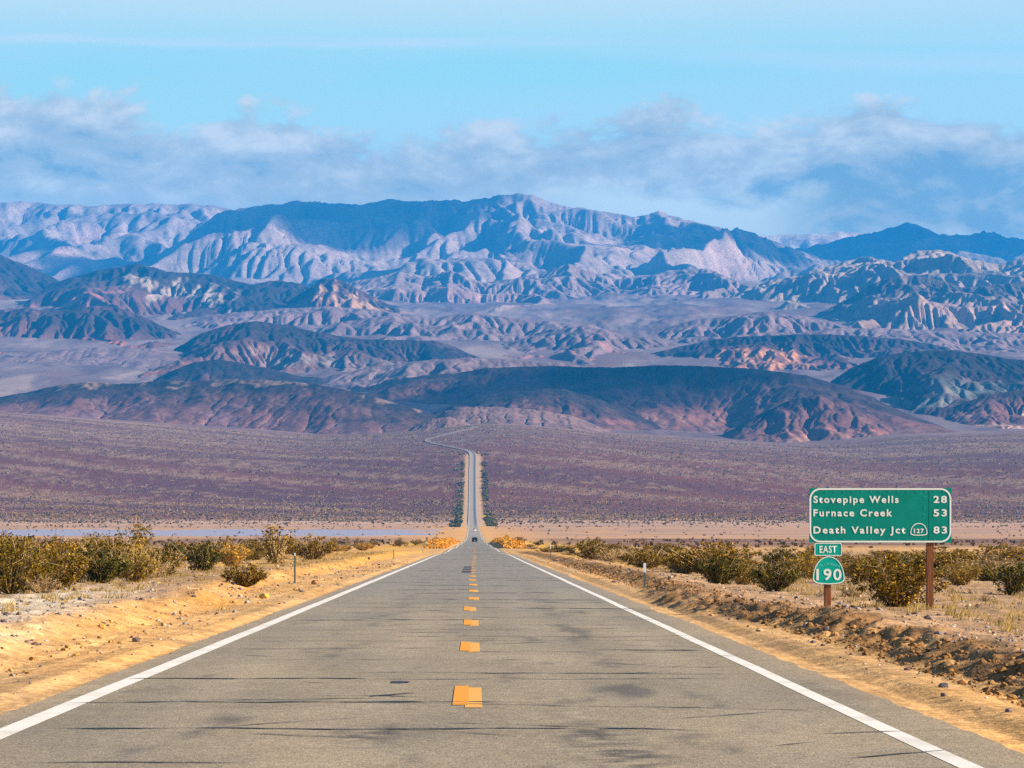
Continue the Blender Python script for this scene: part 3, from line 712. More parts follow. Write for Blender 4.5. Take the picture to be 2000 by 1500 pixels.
# right middle hills
hill("hill", "long dark topped hill with orange gullied cliffs at the right", [(1180, 720), (1225, 704), (1270, 690), (1330, 676), (1400, 662), (1450, 657), (1520, 654), (1600, 652), (1680, 656), (1760, 662), (1820, 672), (1870, 684), (1930, 700), (2000, 712)], 8200, 1250, 600, (3.4, 5.5),
     col_dark(.62, A3(.30, .19, .18), .8, .4, band=band_white(.30, .66, .95, A3(.33, .15, .075), 1300, 1600)), K=.05, rough=.14, seed=173, nridge=.34, iters=38)
hill("hill", "dark green banded hill with a pale flat top at the right edge", [(1600, 760), (1660, 720), (1720, 694), (1790, 686), (1850, 684), (1910, 690), (1980, 702), (2050, 706), (2150, 700), (2280, 710)], 6600, 1100, 600, (3.2, 5),
     col_dark(.35, GREEN, .9, .2, band=band_white(.40, .52, .35, A3(.30, .24, .22))), K=.035, rough=.10, seed=184, nridge=.26, iters=30)
hill("hill", "brown rounded hill low at the right edge", [(1760, 850), (1810, 826), (1860, 796), (1920, 772), (1970, 764), (2030, 760), (2120, 740), (2260, 760)], 5900, 460, 400, (2.6, 4),
     col_dark(.95, A3(.40, .26, .20), .8, .4), K=.03, rough=.07, seed=195, nridge=.2, iters=26)
# low hummocky hills filling the valley
LILAC = (A3(.142, .095, .100), A3(.085, .046, .052))
hill("hill", "low reddish brown hills in the middle of the valley", [(930, 694), (985, 670), (1040, 656), (1100, 641), (1150, 633), (1200, 648), (1260, 660), (1320, 672), (1390, 694)], 8550, 900, 700, (4.2, 7), col_pale(LILAC[0], LILAC[1], .6, .6, A3(.24, .10, .085)), K=.03, rough=.10, seed=301, nridge=.34, iters=30)
hill("hill", "pale rolling hills in the middle distance left of the centre", [(560, 655), (620, 640), (680, 626), (760, 616), (840, 621), (920, 611), (1000, 621), (1080, 629), (1160, 646)], 9250, 900, 800, (5, 8.5), col_pale(LILAC[0] * 1.1, LILAC[1], .5), K=.035, rough=.12, seed=302, nridge=.36, iters=32)
hill("hill", "pale rolling hills behind the dark topped hill on the left", [(340, 640), (400, 622), (450, 611), (540, 604), (640, 598), (720, 604), (800, 614), (880, 632)], 9750, 900, 800, (5, 8.5), col_pale(LILAC[0] * 1.15, LILAC[1], .5, .3, A3(.25, .12, .1)), K=.035, rough=.12, seed=303, nridge=.36, iters=32)
hill("hill", "pale rolling hills right of the centre of the valley", [(1250, 655), (1310, 636), (1360, 624), (1420, 618), (1490, 608), (1560, 616), (1640, 634), (1720, 655)], 9150, 900, 800, (5, 8.5), col_pale(LILAC[0] * 1.1, LILAC[1], .5, .2), K=.035, rough=.12, seed=304, nridge=.36, iters=32)
hill("hill", "low pale swells in front of the valley hills", [(590, 748), (660, 730), (740, 714), (830, 704), (920, 698), (1000, 703), (1090, 708), (1170, 720), (1240, 740)], 6950, 560, 600, (3.4, 5.5), col_pale(LILAC[0] * 1.05, LILAC[1], .55, .2), K=.02, rough=.07, seed=305, nridge=.26, iters=24)
hill("hill", "pale swells running up to the left of the small smooth dark hill", [(-240, 700), (-100, 696), (0, 690), (100, 684), (200, 678), (300, 680), (380, 690), (470, 700), (560, 716)], 7900, 800, 600, (3.8, 6), col_pale(LILAC[0] * 1.1, LILAC[1], .3), K=.012, rough=.03, seed=306, nridge=.10, iters=18)
hill("hill", "pale apron below the gullied hill at the right", [(1480, 672), (1560, 650), (1640, 640), (1740, 642), (1840, 646), (1940, 650), (2050, 650), (2250, 660)], 8650, 800, 700, (4.2, 7), col_pale(LILAC[0] * 1.2, LILAC[1], .4), K=.03, rough=.08, seed=307, nridge=.3, iters=28)

# front dark hills
hill("hill", "big dark volcanic hill right of the upper road", [(640, 770), (700, 756), (760, 742), (820, 733), (890, 728), (950, 719), (1020, 716), (1090, 715), (1200, 718), (1300, 713), (1400, 716), (1480, 722), (1550, 733), (1610, 752), (1660, 776), (1700, 800), (1750, 828), (1800, 852)], [(640, 6500), (900, 6400), (1300, 6150), (1600, 5850), (1800, 5600)], 620, 700, (2.9, 4.6),
     col_dark(.66, A3(.22, .085, .06), .7, .06, band=band_white(.10, .2, .4, A3(.30, .17, .12))), K=.010, rough=.06, seed=206, nridge=.14, iters=20, pw=1.1)
hill("hill", "lower dark rounded hump in front of the big dark volcanic hill", [(830, 812), (880, 792), (930, 775), (1000, 764), (1060, 757), (1110, 762), (1160, 776), (1220, 798), (1290, 828), (1350, 858)], 5720, 260, 330, (2.3, 3.6),
     col_dark(.5, A3(.20, .085, .065), .6, .06), K=.010, rough=.05, seed=209, nridge=.12, iters=18, pw=1.0)
hill("hill", "dark brown hill shoulder with reddish flanks at the right foot of the big hill", [(1380, 868), (1430, 838), (1490, 806), (1550, 778), (1600, 770), (1650, 782), (1700, 806), (1750, 832), (1800, 850), (1840, 862)], 5480, 260, 330, (2.3, 3.6),
     col_dark(.8, A3(.22, .09, .065), .8, .08, band=band_white(.10, .2, .45, A3(.34, .20, .14))), K=.016, rough=.06, seed=212, nridge=.2, iters=24, pw=1.1)
hill("hill", "dark volcanic hill left of the upper road", [(-260, 800), (-140, 780), (-40, 776), (30, 765), (90, 752), (150, 747), (230, 749), (300, 744), (380, 745), (470, 740), (540, 743), (600, 748), (660, 756), (720, 770), (780, 786), (830, 802), (880, 818)], [(-260, 5950), (300, 5800), (880, 5350)], 430, 500, (2.7, 4.2),
     col_dark(.60, A3(.17, .095, .105), .6, .04, band=band_white(.93, 1.06, .5, A3(.34, .21, .14))), K=.009, rough=.05, seed=217, nridge=.10, iters=18, pw=1.1)
hill("hill", "low pinkish mound above the bends of the road", [(840, 822), (868, 803), (900, 795), (940, 793), (1000, 797), (1060, 801), (1110, 810), (1150, 824), (1185, 840), (1230, 862)], 5250, 210, 260, (1.8, 2.6),
     col_pale(A3(.165, .098, .088), A3(.075, .042, .045), .5), K=.02, rough=.06, seed=228, nridge=.08, iters=14)
hill("hill", "small pink knoll beside the upper bend of the road", [(788, 846), (815, 829), (845, 817), (875, 814), (900, 820), (925, 832)], 4980, 90, 150, (1.3, 2), col_pale(A3(.155, .09, .083), A3(.10, .055, .055), .4), K=.012, rough=.04, seed=239, nridge=.1, iters=14)

# ------------------------------------------------------------------ water on the playa
def build_water():
    m, T, b = principled("shallow_water", (.26, .21, .27), .34, .4)
    pos = T.n('ShaderNodeNewGeometry').outputs['Position']
    bp = T.n('ShaderNodeBump', ins={'Strength': .25, 'Distance': .03, 'Height': T.noise(pos, .8, 3)}); T.put(b.inputs['Normal'], bp.outputs[0])
    xs = np.linspace(-420, -22, 40); ys = np.linspace(1680, 2180, 30)
    X, Y = np.meshgrid(xs, ys)
    co = np.stack([X, Y, np.full_like(X, -15.022)], -1).reshape(-1, 3)
    tag(link("water", np_mesh("water", co, grid_faces(30, 40)), m), "shallow blue pool lying on the playa left of the road", "water", kind='structure')
build_water()

# ------------------------------------------------------------------ shrubs
def foliage_mat(name, rough=.7):
    m, T, b = principled(name, None, rough, .04)
    col = T.n('ShaderNodeVertexColor', layer_name='Col').outputs[0]
    oi = T.n('ShaderNodeObjectInfo').outputs['Random']
    col = T.mix(1.0, col, T.mix(oi, (.72, .80, .75, 1), (1.25, 1.1, .9, 1)), 'MULTIPLY')
    T.put(b.inputs['Base Color'], col)
    tr = T.n('ShaderNodeBsdfTranslucent', ins={'Color': col})
    mx = T.n('ShaderNodeMixShader', ins={0: .16, 1: b.outputs[0], 2: tr.outputs[0]})
    for n_ in T.t.nodes:
        if n_.type == 'OUTPUT_MATERIAL': T.t.links.new(mx.outputs[0], n_.inputs['Surface'])
    return m
LEAFM = foliage_mat("creosote_leaf"); STEMM = simple_mat("dry_stem", (.42, .30, .16), .9, .1, var=.35, scale=5)
def tube_pts(V, Fq, pts, r0, r1, sides=3):
    k0 = len(V); n = len(pts)
    for i, p in enumerate(pts):
        d = Vector(pts[min(i + 1, n - 1)]) - Vector(pts[max(i - 1, 0)]); d.normalize() if d.length else None
        a = d.orthogonal().normalized(); b_ = d.cross(a); r = r0 + (r1 - r0) * i / (n - 1)
        for s in range(sides):
            q = 2 * math.pi * s / sides; V.append(tuple(Vector(p) + a * math.cos(q) * r + b_ * math.sin(q) * r))
    for i in range(n - 1):
        for s in range(sides):
            a = k0 + i * sides + s; b_ = k0 + i * sides + (s + 1) % sides
            Fq.append((a, b_, b_ + sides, a + sides))
def make_bush(seed, w, h, nstem, nleaf, kind):
    """returns (stem mesh, foliage mesh); stems fan out of one root and carry twigs, leaves sit in clumps on the twigs"""
    R = random.Random(seed); V, Fq = [], []; tips = []
    for i in range(nstem):
        az = R.uniform(0, 2 * math.pi); sp = math.sqrt(R.random()); L = h * R.uniform(.75, 1.08)
        pts = []; n = 6
        for k in range(n):
            t = k / (n - 1)
            rad = sp * w * .56 * (t ** .62) * (1.0 - .10 * t); zz = L * (t ** 1.15) * (1 - .48 * sp * sp * t)
            pts.append((math.cos(az) * rad + R.uniform(-.03, .03) * h * t, math.sin(az) * rad + R.uniform(-.03, .03) * h * t, zz))
        tube_pts(V, Fq, pts, .014 * h / 1.4, .004)
        for k in range(1, n):
            for _ in range(3):
                p = Vector(pts[k - 1]).lerp(Vector(pts[k]), R.random()); d = Vector((R.gauss(0, 1), R.gauss(0, 1), R.uniform(.1, 1.3))).normalized() * h * R.uniform(.08, .22)
                q = p + d; tube_pts(V, Fq, [tuple(p), tuple(p + d * .5 + Vector((0, 0, .01))), tuple(q)], .005, .002)
                tips.append((q, p, k / (n - 1)))
    for i in range(nstem // 2):
        az = R.uniform(0, 6.28); L = h * R.uniform(.7, 1.12); o = w * R.uniform(.25, .6)
        pts = [(math.cos(az) * o * t + R.gauss(0, .015), math.sin(az) * o * t + R.gauss(0, .015), L * t ** 1.1) for t in (0, .25, .5, .75, 1)]
        tube_pts(V, Fq, pts, .016 * h / 1.4, .004)
        for k in (2, 3):
            p = Vector(pts[k]); tube_pts(V, Fq, [pts[k], tuple(p + Vector((R.gauss(0, .1), R.gauss(0, .1), .1)) * h), tuple(p + Vector((R.gauss(0, .16), R.gauss(0, .16), .2)) * h)], .007, .002)
    sm = np_mesh("stems", np.array(V), np.array(Fq))
    lv, lf, lc = [], [], []
    pal = {'olive': [(.145, .093, .006), (.25, .150, .010), (.40, .235, .025), (.065, .046, .004)], 'green': [(.048, .052, .008), (.09, .083, .010), (.19, .14, .016), (.026, .031, .006)],
           'gold': [(.36, .21, .03), (.27, .16, .022), (.19, .12, .014), (.42, .27, .06)], 'dry': [(.30, .21, .11), (.24, .16, .08), (.16, .11, .06), (.36, .27, .15)]}[kind]
    for j in range(int(nleaf * 1.35)):
        q, p, t = R.choice(tips)
        if R.random() > (.55 + .6 * t): continue
        c = p.lerp(q, R.uniform(.2, 1.1)) + Vector((R.gauss(0, 1), R.gauss(0, 1), R.gauss(0, .8))) * .035 * h
        if c.z < .04: continue
        s = R.uniform(.013, .034) * (h / 1.4) ** .5; ax = Vector((R.gauss(0, 1), R.gauss(0, 1), R.gauss(.3, 1))).normalized(); bx = ax.orthogonal().normalized(); bx.rotate(Matrix.Rotation(R.uniform(0, 6.28), 3, ax)); 
        cx = ax.cross(bx); el = R.uniform(1.0, 2.2); k = len(lv)
        lv += [tuple(c - bx * s * el - cx * s * .3), tuple(c - cx * s), tuple(c + bx * s * el + cx * s * .2), tuple(c + cx * s)]
        lf.append((k, k + 1, k + 2, k + 3))
        col = pal[(0, 0, 0, 1, 1, 2, 3, 3, 3)[R.randrange(9)]]; g = R.uniform(.8, 1.25); lc += [tuple(v * g for v in col)] * 4
    fm = np_mesh("foliage", np.array(lv), np.array(lf), np.array(lc))
    return sm, fm
PROTO = {}
def proto(key, *a):
    if key not in PROTO:
        sm, fm = make_bush(*a)
        sm.materials.append(STEMM); fm.materials.append(LEAFM); PROTO[key] = (sm, fm)
    return PROTO[key]
KINDS = [("olive0", 1, 2.2, 1.45, 26, 4200, 'olive'), ("olive1", 2, 2.6, 1.35, 30, 4600, 'olive'), ("olive2", 3, 1.8, 1.6, 20, 3200, 'olive'), ("green0", 4, 2.2, 1.3, 26, 4600, 'green'),
         ("green1", 5, 1.9, 1.2, 22, 3800, 'green'), ("gold0", 6, 2.0, 1.15, 26, 3400, 'gold'), ("gold1", 7, 1.6, 1.3, 20, 2400, 'gold'), ("dry0", 8, 1.7, 1.0, 30, 1100, 'dry'), ("wispy0", 9, 1.5, 2.3, 9, 900, 'olive'), ("round0", 10, 1.9, 1.0, 34, 5200, 'olive')]
for k in KINDS: proto(*k)
KH = {k[0]: (k[2], k[3]) for k in KINDS}
def bush(kind, x, y, sx, sz, rz, label, group="desert bushes beside the road", name="creosote_bush"):
    e = empty(name, (x, y, gz1(x, y) - .03), rz); e.scale = (sx, sx, sz)
    tag(e, label, "bush", group)
    sm, fm = PROTO[kind]
    for nm, me in (("stems", sm), ("foliage", fm)):
        o = bpy.data.objects.new(nm, me); COL.objects.link(o); o.parent = e
    return e
def bush_px(kind, px, py, wpx, hpx, label, zoff=.28, **kw):
    x, y = at(px, py, zoff); w, h = KH[kind]
    return bush(kind, x, y, wpx * y / F / w, hpx * y / F / h, random.Random(int(px * 7 + py)).uniform(0, 6.28), label, **kw)
NEAR = [("olive1", 20, 1152, 170, 100, "large olive bush at the left edge of the scrub"), ("olive0", 112, 1146, 150, 92, "olive bush with bare sticks at its foot near the left edge"),
        ("green0", 196, 1140, 125, 78, "dark green bush standing in the front row of the left scrub"), ("gold0", 262, 1131, 110, 72, "golden bush right of the dark green one in the left scrub"),
        ("olive2", 318, 1122, 90, 66, "narrow olive bush at the end of the front row on the left"), ("green1", 392, 1112, 110, 66, "green bush behind the bare sand left of the road"),
        ("round0", 478, 1136, 100, 46, "small round bush alone on the sand nearest the left marker post"), ("gold1", 452, 1106, 80, 54, "yellowish bush just behind the small round bush"),
        ("wispy0", 541, 1100, 84, 90, "tall thin bush rising above the scrub behind the left marker post"), ("wispy0", 55, 1128, 60, 104, "tall thin bush poking above the scrub near the left edge"),
        ("olive0", 612, 1092, 90, 48, "olive bush right of the tall thin bush"), ("dry0", 80, 1152, 90, 40, "dry leafless shrub at the foot of the left scrub"), ("dry0", 300, 1128, 80, 40, "dry straw coloured shrub under the left scrub"),
        ("olive1", 1752, 1166, 215, 104, "broad olive bush behind the big green sign"), ("green0", 1512, 1143, 112, 68, "dark green bush left of the route shield"), ("green1", 1404, 1131, 118, 62, "low green bush beyond the bank right of the road"),
        ("gold1", 1452, 1130, 70, 48, "golden tuft between two green bushes right of the road"), ("gold0", 1335, 1114, 90, 52, "golden bush beyond the right marker post"), ("olive0", 1262, 1102, 110, 46, "olive bush behind the right marker post"),
        ("olive1", 1160, 1088, 110, 42, "wide olive bush by the far right marker post"), ("green1", 1975, 1146, 110, 66, "green bush at the right edge of the view"), ("gold1", 1876, 1132, 100, 52, "golden bush right of the sign's wooden post"),
        ("dry0", 1668, 1150, 70, 40, "dry shrub beside the route shield"), ("gold0", 1588, 1122, 120, 56, "golden bush behind the east plate"), ("olive2", 1690, 1128, 110, 62, "olive bush farther back between the two sign posts"), ("dry0", 1925, 1158, 34, 16, "tiny brown shrub on the stony soil right of the sign")]
for k, px, py, w, h, lb in NEAR: bush_px(k, px, py, w, h, lb)
def scatter_bushes():
    R = random.Random(77)
    eL = [(-80, 1150), (150, 1138), (260, 1128), (330, 1110), (430, 1102), (560, 1094), (640, 1081), (730, 1072), (860, 1065)]
    eR = [(985, 1067), (1100, 1083), (1200, 1097), (1330, 1110), (1420, 1125), (1500, 1136), (1600, 1126), (1800, 1132), (2080, 1136)]
    n = 0
    while n < 266:
        left = R.random() < .6
        px = R.uniform(-70, 860) if left else R.uniform(990, 2070)
        E = eL if left else eR
        edge = float(np.interp(px, [e[0] for e in E], [e[1] for e in E]))
        py = edge - 2 - abs(R.gauss(0, .36 if left else .42)) * (edge - 1058)
        if py < 1058: continue
        x, Y = at(px, py, .2)
        if Y > 1100: continue
        k = R.choice(["olive0", "olive1", "olive2", "olive0", "olive1", "olive2", "green0", "green1", "gold0", "gold1", "dry0", "dry0", "wispy0", "round0"])
        s = R.choice([R.uniform(.6, .9) if not left else R.uniform(.8, 1.1), R.uniform(.7, 1.0), R.uniform(.9, 1.25)])
        if not left and k == 'wispy0': k = 'olive1'
        kn = {'olive': 'olive', 'green': 'dark green', 'gold': 'golden', 'dry': 'dry brown', 'round': 'rounded', 'wispy': 'thin wispy'}[k.rstrip('01234')]
        bush(k, x, Y, s * R.uniform(.9, 1.35) * (1 if left else 1.3), s * R.uniform(.6, 1.15) * (.95 if left else .8), R.uniform(0, 6.28), "%s bush in the dense desert scrub %s of the road" % (kn, "left" if left else "right"), "%s bushes in the scrub %s of the road" % (kn, "left" if left else "right"))
        n += 1
scatter_bushes()

def scatter_scrub(name, label, xs, ys, sizes, cols, mat, seed, K=6, blade=False):
    """low clumps, far too many to count, as one mesh: each clump is a handful of crossed leaf faces"""
    R = np.random.RandomState(seed); n = len(xs)
    z = ground_z(xs, ys)
    ang = R.uniform(0, 6.28, (n, K)); ox = R.normal(0, .28, (n, K)) * sizes[:, None]; oy = R.normal(0, .28, (n, K)) * sizes[:, None]
    hh = R.uniform(.35, .8, (n, K)) * sizes[:, None]; ww = R.uniform(.25, .5, (n, K)) * sizes[:, None]
    cx = xs[:, None] + ox; cy = ys[:, None] + oy
    a = np.stack([cx - np.cos(ang) * ww * .5, cy - np.sin(ang) * ww * .5, z[:, None] - .05 + 0 * cx], -1)
    b = np.stack([cx + np.cos(ang) * ww * .5, cy + np.sin(ang) * ww * .5, z[:, None] - .05 + 0 * cx], -1)
    c = np.stack([cx + np.cos(ang) * ww * .75 + R.normal(0, .1, (n, K)) * ww, cy + np.sin(ang) * ww * .75, z[:, None] + hh], -1)
    d = np.stack([cx - np.cos(ang) * ww * .75, cy - np.sin(ang) * ww * .75 + R.normal(0, .2, (n, K)) * ww, z[:, None] + hh * .9], -1)
    if blade:
        lean = R.normal(0, .35, (n, K, 2)) * hh[..., None]; b = a + np.array([.006, 0, 0]) * (1 + Y_(ys)[:, None, None] / 60); c = a + np.concatenate([lean, hh[..., None]], -1); d = a + np.concatenate([lean * .5 - .008, .55 * hh[..., None]], -1)
    co = np.stack([a, b, c, d], 2).reshape(-1, 3)
    f = np.arange(n * K * 4).reshape(-1, 4)
    cc = np.repeat(cols, K * 4, 0) * np.repeat(R.uniform(.8, 1.25, (n * K, 1)), 4, 0)
    return tag(link(name, np_mesh(name, co, f, cc), mat), label, "scrub", kind='stuff')
Y_ = np.asarray
def build_scrub():
    R = np.random.RandomState(5)
    m = foliage_mat("scrub_leaf", .9)
    # fan
    n = 190000
    Y = 2280 + (4900 - 2280) * R.random_sample(n) ** 1.15; X = (R.uniform(-1010, 1150, n)) * Y / F
    wq = fbm(X / 300, Y / 300, 70, 3); q = X * .75 - Y * .66; r = X * .66 + Y * .75
    dens = (.25 + .75 * sst(fbm(q / 500, r / 34, 73, 5, .62) + .6 * fbm(q / 1500 + .3 * wq, (r + 60 * wq) / 120, 71, 6, .62) + .3 * fbm(X / 30, Y / 60, 301, 3), -.12, .3)) * (1 - .25 * sst(Y, 3500, 4500)) * (.04 + .96 * sst(Y, 2420, 2950))
    ok = (R.random_sample(n) < dens) & ((np.abs(X - road_x(Y)) > 9) | (Y > 3880))
    X, Y = X[ok], Y[ok]; n = len(X)
    low = 1 - sst(Y + R.normal(0, 120, n), 2450, 3000)
    col = lerp3(np.array([.25, .175, .09]), np.array([.07, .052, .022]), np.clip(low * .95 + R.normal(0, .12, n), 0, 1))
    pick = R.random_sample(n)
    hi = sst(Y, 3000, 3700)[:, None]; col = col * (1 - hi) + np.array([.22, .165, .12]) * hi
    col[pick < .25] = np.array([.05, .042, .032]); col[(pick > .25) & (pick < .4) & (Y > 2700) & (Y < 3500)] = np.array([.27, .18, .09])
    scatter_scrub("fan_scrub", "countless small shrubs dotted over the stony fan", X, Y, np.clip(R.lognormal(-.1, .35, n), .4, 2.2), col, m, 6)
    # verge of the climb
    n = 1500
    Y = 2280 + 1600 * R.random_sample(n) ** 1.1; sd = np.where(R.random_sample(n) < .5, -1, 1)
    X = road_x(Y) + sd * (10.5 + np.abs(R.normal(0, 3.0, n)))
    keep = fbm(Y / 60, sd * 3.3, 305, 3) > -.05; X, Y = X[keep], Y[keep]; n = len(X)
    col = lerp3(np.array([.045, .06, .02]), np.array([.12, .10, .03]), R.random_sample(n))
    scatter_scrub("roadside_scrub", "green shrubs lining both verges of the climbing road", X, Y, R.uniform(1.2, 2.9, n), col, m, 7)
    # playa margins and flat beyond the big bushes
    n = 1500
    Y = 620 + 1660 * R.random_sample(n) ** .8; X = R.uniform(-1010, 1150, n) * Y / F
    keep = (np.abs(X) > 14) & (R.random_sample(n) < np.where(Y < 1350, .9, .28)); X, Y = X[keep], Y[keep]; n = len(X)
    col = lerp3(np.array([.06, .055, .02]), np.array([.17, .09, .04]), R.random_sample(n))
    scatter_scrub("playa_scrub", "sparse dark shrubs on the flat playa", X, Y, R.uniform(.4, 1.3, n), col, m, 8)
    # golden dry grass by the cut
    n = 5200
    Y = 560 + 600 * R.random_sample(n); sd = np.where(R.random_sample(n) < .5, -1, 1); X = sd * (5.6 + 3.6 * R.random_sample(n) ** 1.3)
    col = lerp3(np.array([.55, .30, .05]), np.array([.34, .18, .035]), R.random_sample(n))
    scatter_scrub("golden_grass", "golden dry grass covering the low banks beside the road", X, Y, R.uniform(.25, .6, n), col, m, 9)
    # dry tufts on the near verges
    n = 2600
    Y = np.exp(R.uniform(math.log(34), math.log(330), n)); sd = np.where(R.random_sample(n) < .5, -1, 1); X = sd * (8.4 + np.abs(R.normal(0, 4, n)))
    col = lerp3(np.array([.42, .29, .11]), np.array([.22, .15, .06]), R.random_sample(n))
    scatter_scrub("dry_grass", "dry straw tufts scattered over the verges", X, Y, R.uniform(.12, .34, n), col, m, 10, 16, True)
build_scrub()

# ------------------------------------------------------------------ stones
def rock_mesh(name, seed, sub=2):
    bm = bmesh.new(); bmesh.ops.create_icosphere(bm, subdivisions=sub, radius=.5)
    R = random.Random(seed); off = Vector((R.uniform(0, 90),) * 3)
    from mathutils import noise as mn
    cuts = [Vector((R.gauss(0, 1), R.gauss(0, 1), R.gauss(0, 1))).normalized() for _ in range(7)]
    for v in bm.verts:
        v.co *= 1 + .35 * mn.noise(v.co * 1.7 + off) + .15 * mn.noise(v.co * 5 + off)
        for c in cuts:
            d = v.co.dot(c) - .36
            if d > 0: v.co -= c * d * .85
    me = bpy.data.meshes.new(name); bm.to_mesh(me); bm.free()
    for p in me.polygons: p.use_smooth = False
    return me
def rocks():
    mats = {'yellow': simple_mat("rock_yellow", (.58, .34, .08), .9, .1, var=.3, scale=4), 'orange': simple_mat("rock_orange", (.40, .22, .09), .9, .1, var=.3, scale=4),
            'grey': simple_mat("rock_grey", (.24, .22, .22), .9, .1, var=.3, scale=4), 'dark': simple_mat("rock_dark", (.09, .065, .06), .9, .1, var=.3, scale=4), 'white': simple_mat("rock_white", (.52, .46, .42), .9, .1, var=.2, scale=4)}
    L = [(517, 1153, 22, 14, 'yellow', "yellow boulder on the low bank left of the road", .2), (143, 1158, 13, 9, 'yellow', "small yellow stone on the sand in front of the left scrub", .3), (1629, 1245, 19, 16, 'orange', "rounded orange stone at the foot of the right bank", .03),
         (1760, 1170, 26, 19, 'grey', "grey boulder under the broad bush behind the sign", .12), (613, 1128, 14, 11, 'orange', "brown stone on the left bank just past the marker post", .25), (1786, 1203, 15, 7, 'dark', "dark flat stone on the soil in front of the sign", .14),
         (1660, 1194, 10, 8, 'grey', "grey stone beside the foot of the shield post", .14), (1628, 1192, 11, 12, 'orange', "orange stone by the foot of the shield post", .2), (26, 1156, 9, 7, 'grey', "blue grey stone at the left edge of the sand", .3), (128, 1147, 10, 7, 'grey', "grey stone at the foot of the left bushes", .3),
         (1905, 1177, 9, 7, 'orange', "small orange stone right of the sign post", .14), (1850, 1160, 9, 6, 'grey', "pale grey stone beside the wooden sign post", .14), (721, 1091, 6, 6, 'dark', "dark stone on the golden verge left of the road", .2), (210, 1209, 9, 5, 'dark', "dark stone on the edge of the left bank", .2), (1415, 1119, 9, 6, 'white', "white stone at the foot of the low green bush", .2), (1970, 1175, 10, 6, 'dark', "dark stone near the right edge of the view", .14)]
    for i, (px, py, w, h, k, lb, zo) in enumerate(L):
        x, y = at(px, py, zo)
        o = link("rock", rock_mesh("rock", 50 + i, 3), mats[k]); hh = h * y / F
        o.location = (x, y, gz1(x, y) + hh * .32); o.scale = (w * y / F, w * y / F * .9, hh); o.rotation_euler = (0, 0, i * 1.3)
        tag(o, lb, "rock", "loose rocks on the verges")
    # gravel
    R = np.random.RandomState(12); n = 60000
    Y = np.exp(R.uniform(math.log(24), math.log(230), n)); sd = np.where(R.random_sample(n) < .5, -1, 1)
    X = sd * (4.7 + 16 * R.random_sample(n) ** 1.0)
    clus = fbm(X / 2.5, Y / 5, 311, 3); far = np.abs(X) > 6.2
    keep = R.random_sample(n) < np.where(far, np.clip(.55 + 1.2 * clus, .1, 1), .16); X, Y = X[keep], Y[keep]
    yb = np.exp(R.uniform(math.log(28), math.log(200), 5000)); sb = np.where(R.random_sample(5000) < .9, 1, -1); xb = sb * (5.3 + np.abs(R.normal(.5, .35, 5000)))
    X = np.concatenate([X, xb]); Y = np.concatenate([Y, yb]); n = len(X); isb = np.arange(n) >= n - 5000
    s = np.clip(R.lognormal(-3.45, .6, n), .012, .15) * (1 + Y / 300)
    z = ground_z(X, Y)
    g_ = (1 + 5 ** .5) / 2
    V = np.array([[-1, g_, 0], [1, g_, 0], [-1, -g_, 0], [1, -g_, 0], [0, -1, g_], [0, 1, g_], [0, -1, -g_], [0, 1, -g_], [g_, 0, -1], [g_, 0, 1], [-g_, 0, -1], [-g_, 0, 1]], float) / 1.9 * np.array([1, .8, .65])
    Fc = np.array([[0, 11, 5], [0, 5, 1], [0, 1, 7], [0, 7, 10], [0, 10, 11], [1, 5, 9], [5, 11, 4], [11, 10, 2], [10, 7, 6], [7, 1, 8], [3, 9, 4], [3, 4, 2], [3, 2, 6], [3, 6, 8], [3, 8, 9], [4, 9, 5], [2, 4, 11], [6, 2, 10], [8, 6, 7], [9, 8, 1]])
    jit = V[None] * (1 + R.uniform(-.25, .25, (n, 12, 3))); a = R.uniform(0, 6.28, n); ca, sa = np.cos(a)[:, None], np.sin(a)[:, None]
    co = np.stack([jit[:, :, 0] * ca - jit[:, :, 1] * sa, jit[:, :, 0] * sa + jit[:, :, 1] * ca, jit[:, :, 2]], -1) * (s[:, None, None] * .5)
    co = co + np.stack([X, Y, z + s * .10], -1)[:, None, :]
    f = (Fc[None] + 12 * np.arange(n)[:, None, None]).reshape(-1, 3)
    pal = np.array([[.30, .25, .22], [.20, .17, .17], [.12, .085, .075], [.42, .30, .17], [.42, .34, .27], [.36, .20, .11], [.27, .21, .16], [.10, .07, .065], [.15, .12, .115]])
    cc = np.repeat(pal[R.randint(0, len(pal), n)] * R.uniform(.8, 1.2, (n, 1)), 12, 0)
    cb = np.repeat(np.where(isb & (X > 0), 1, np.where(isb, 2, 0)), 12); rnd = np.repeat(R.uniform(.7, 1.3, (n, 1)), 12, 0)
    cc = np.where((cb == 1)[:, None], np.array([.22, .115, .042]) * rnd, np.where((cb == 2)[:, None], np.array([.36, .20, .06]) * rnd, cc))  # bank clods: shade coloured into the right ones, sun into the left
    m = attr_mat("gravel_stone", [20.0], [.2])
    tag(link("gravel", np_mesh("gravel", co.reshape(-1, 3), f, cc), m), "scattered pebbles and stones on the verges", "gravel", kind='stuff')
rocks()

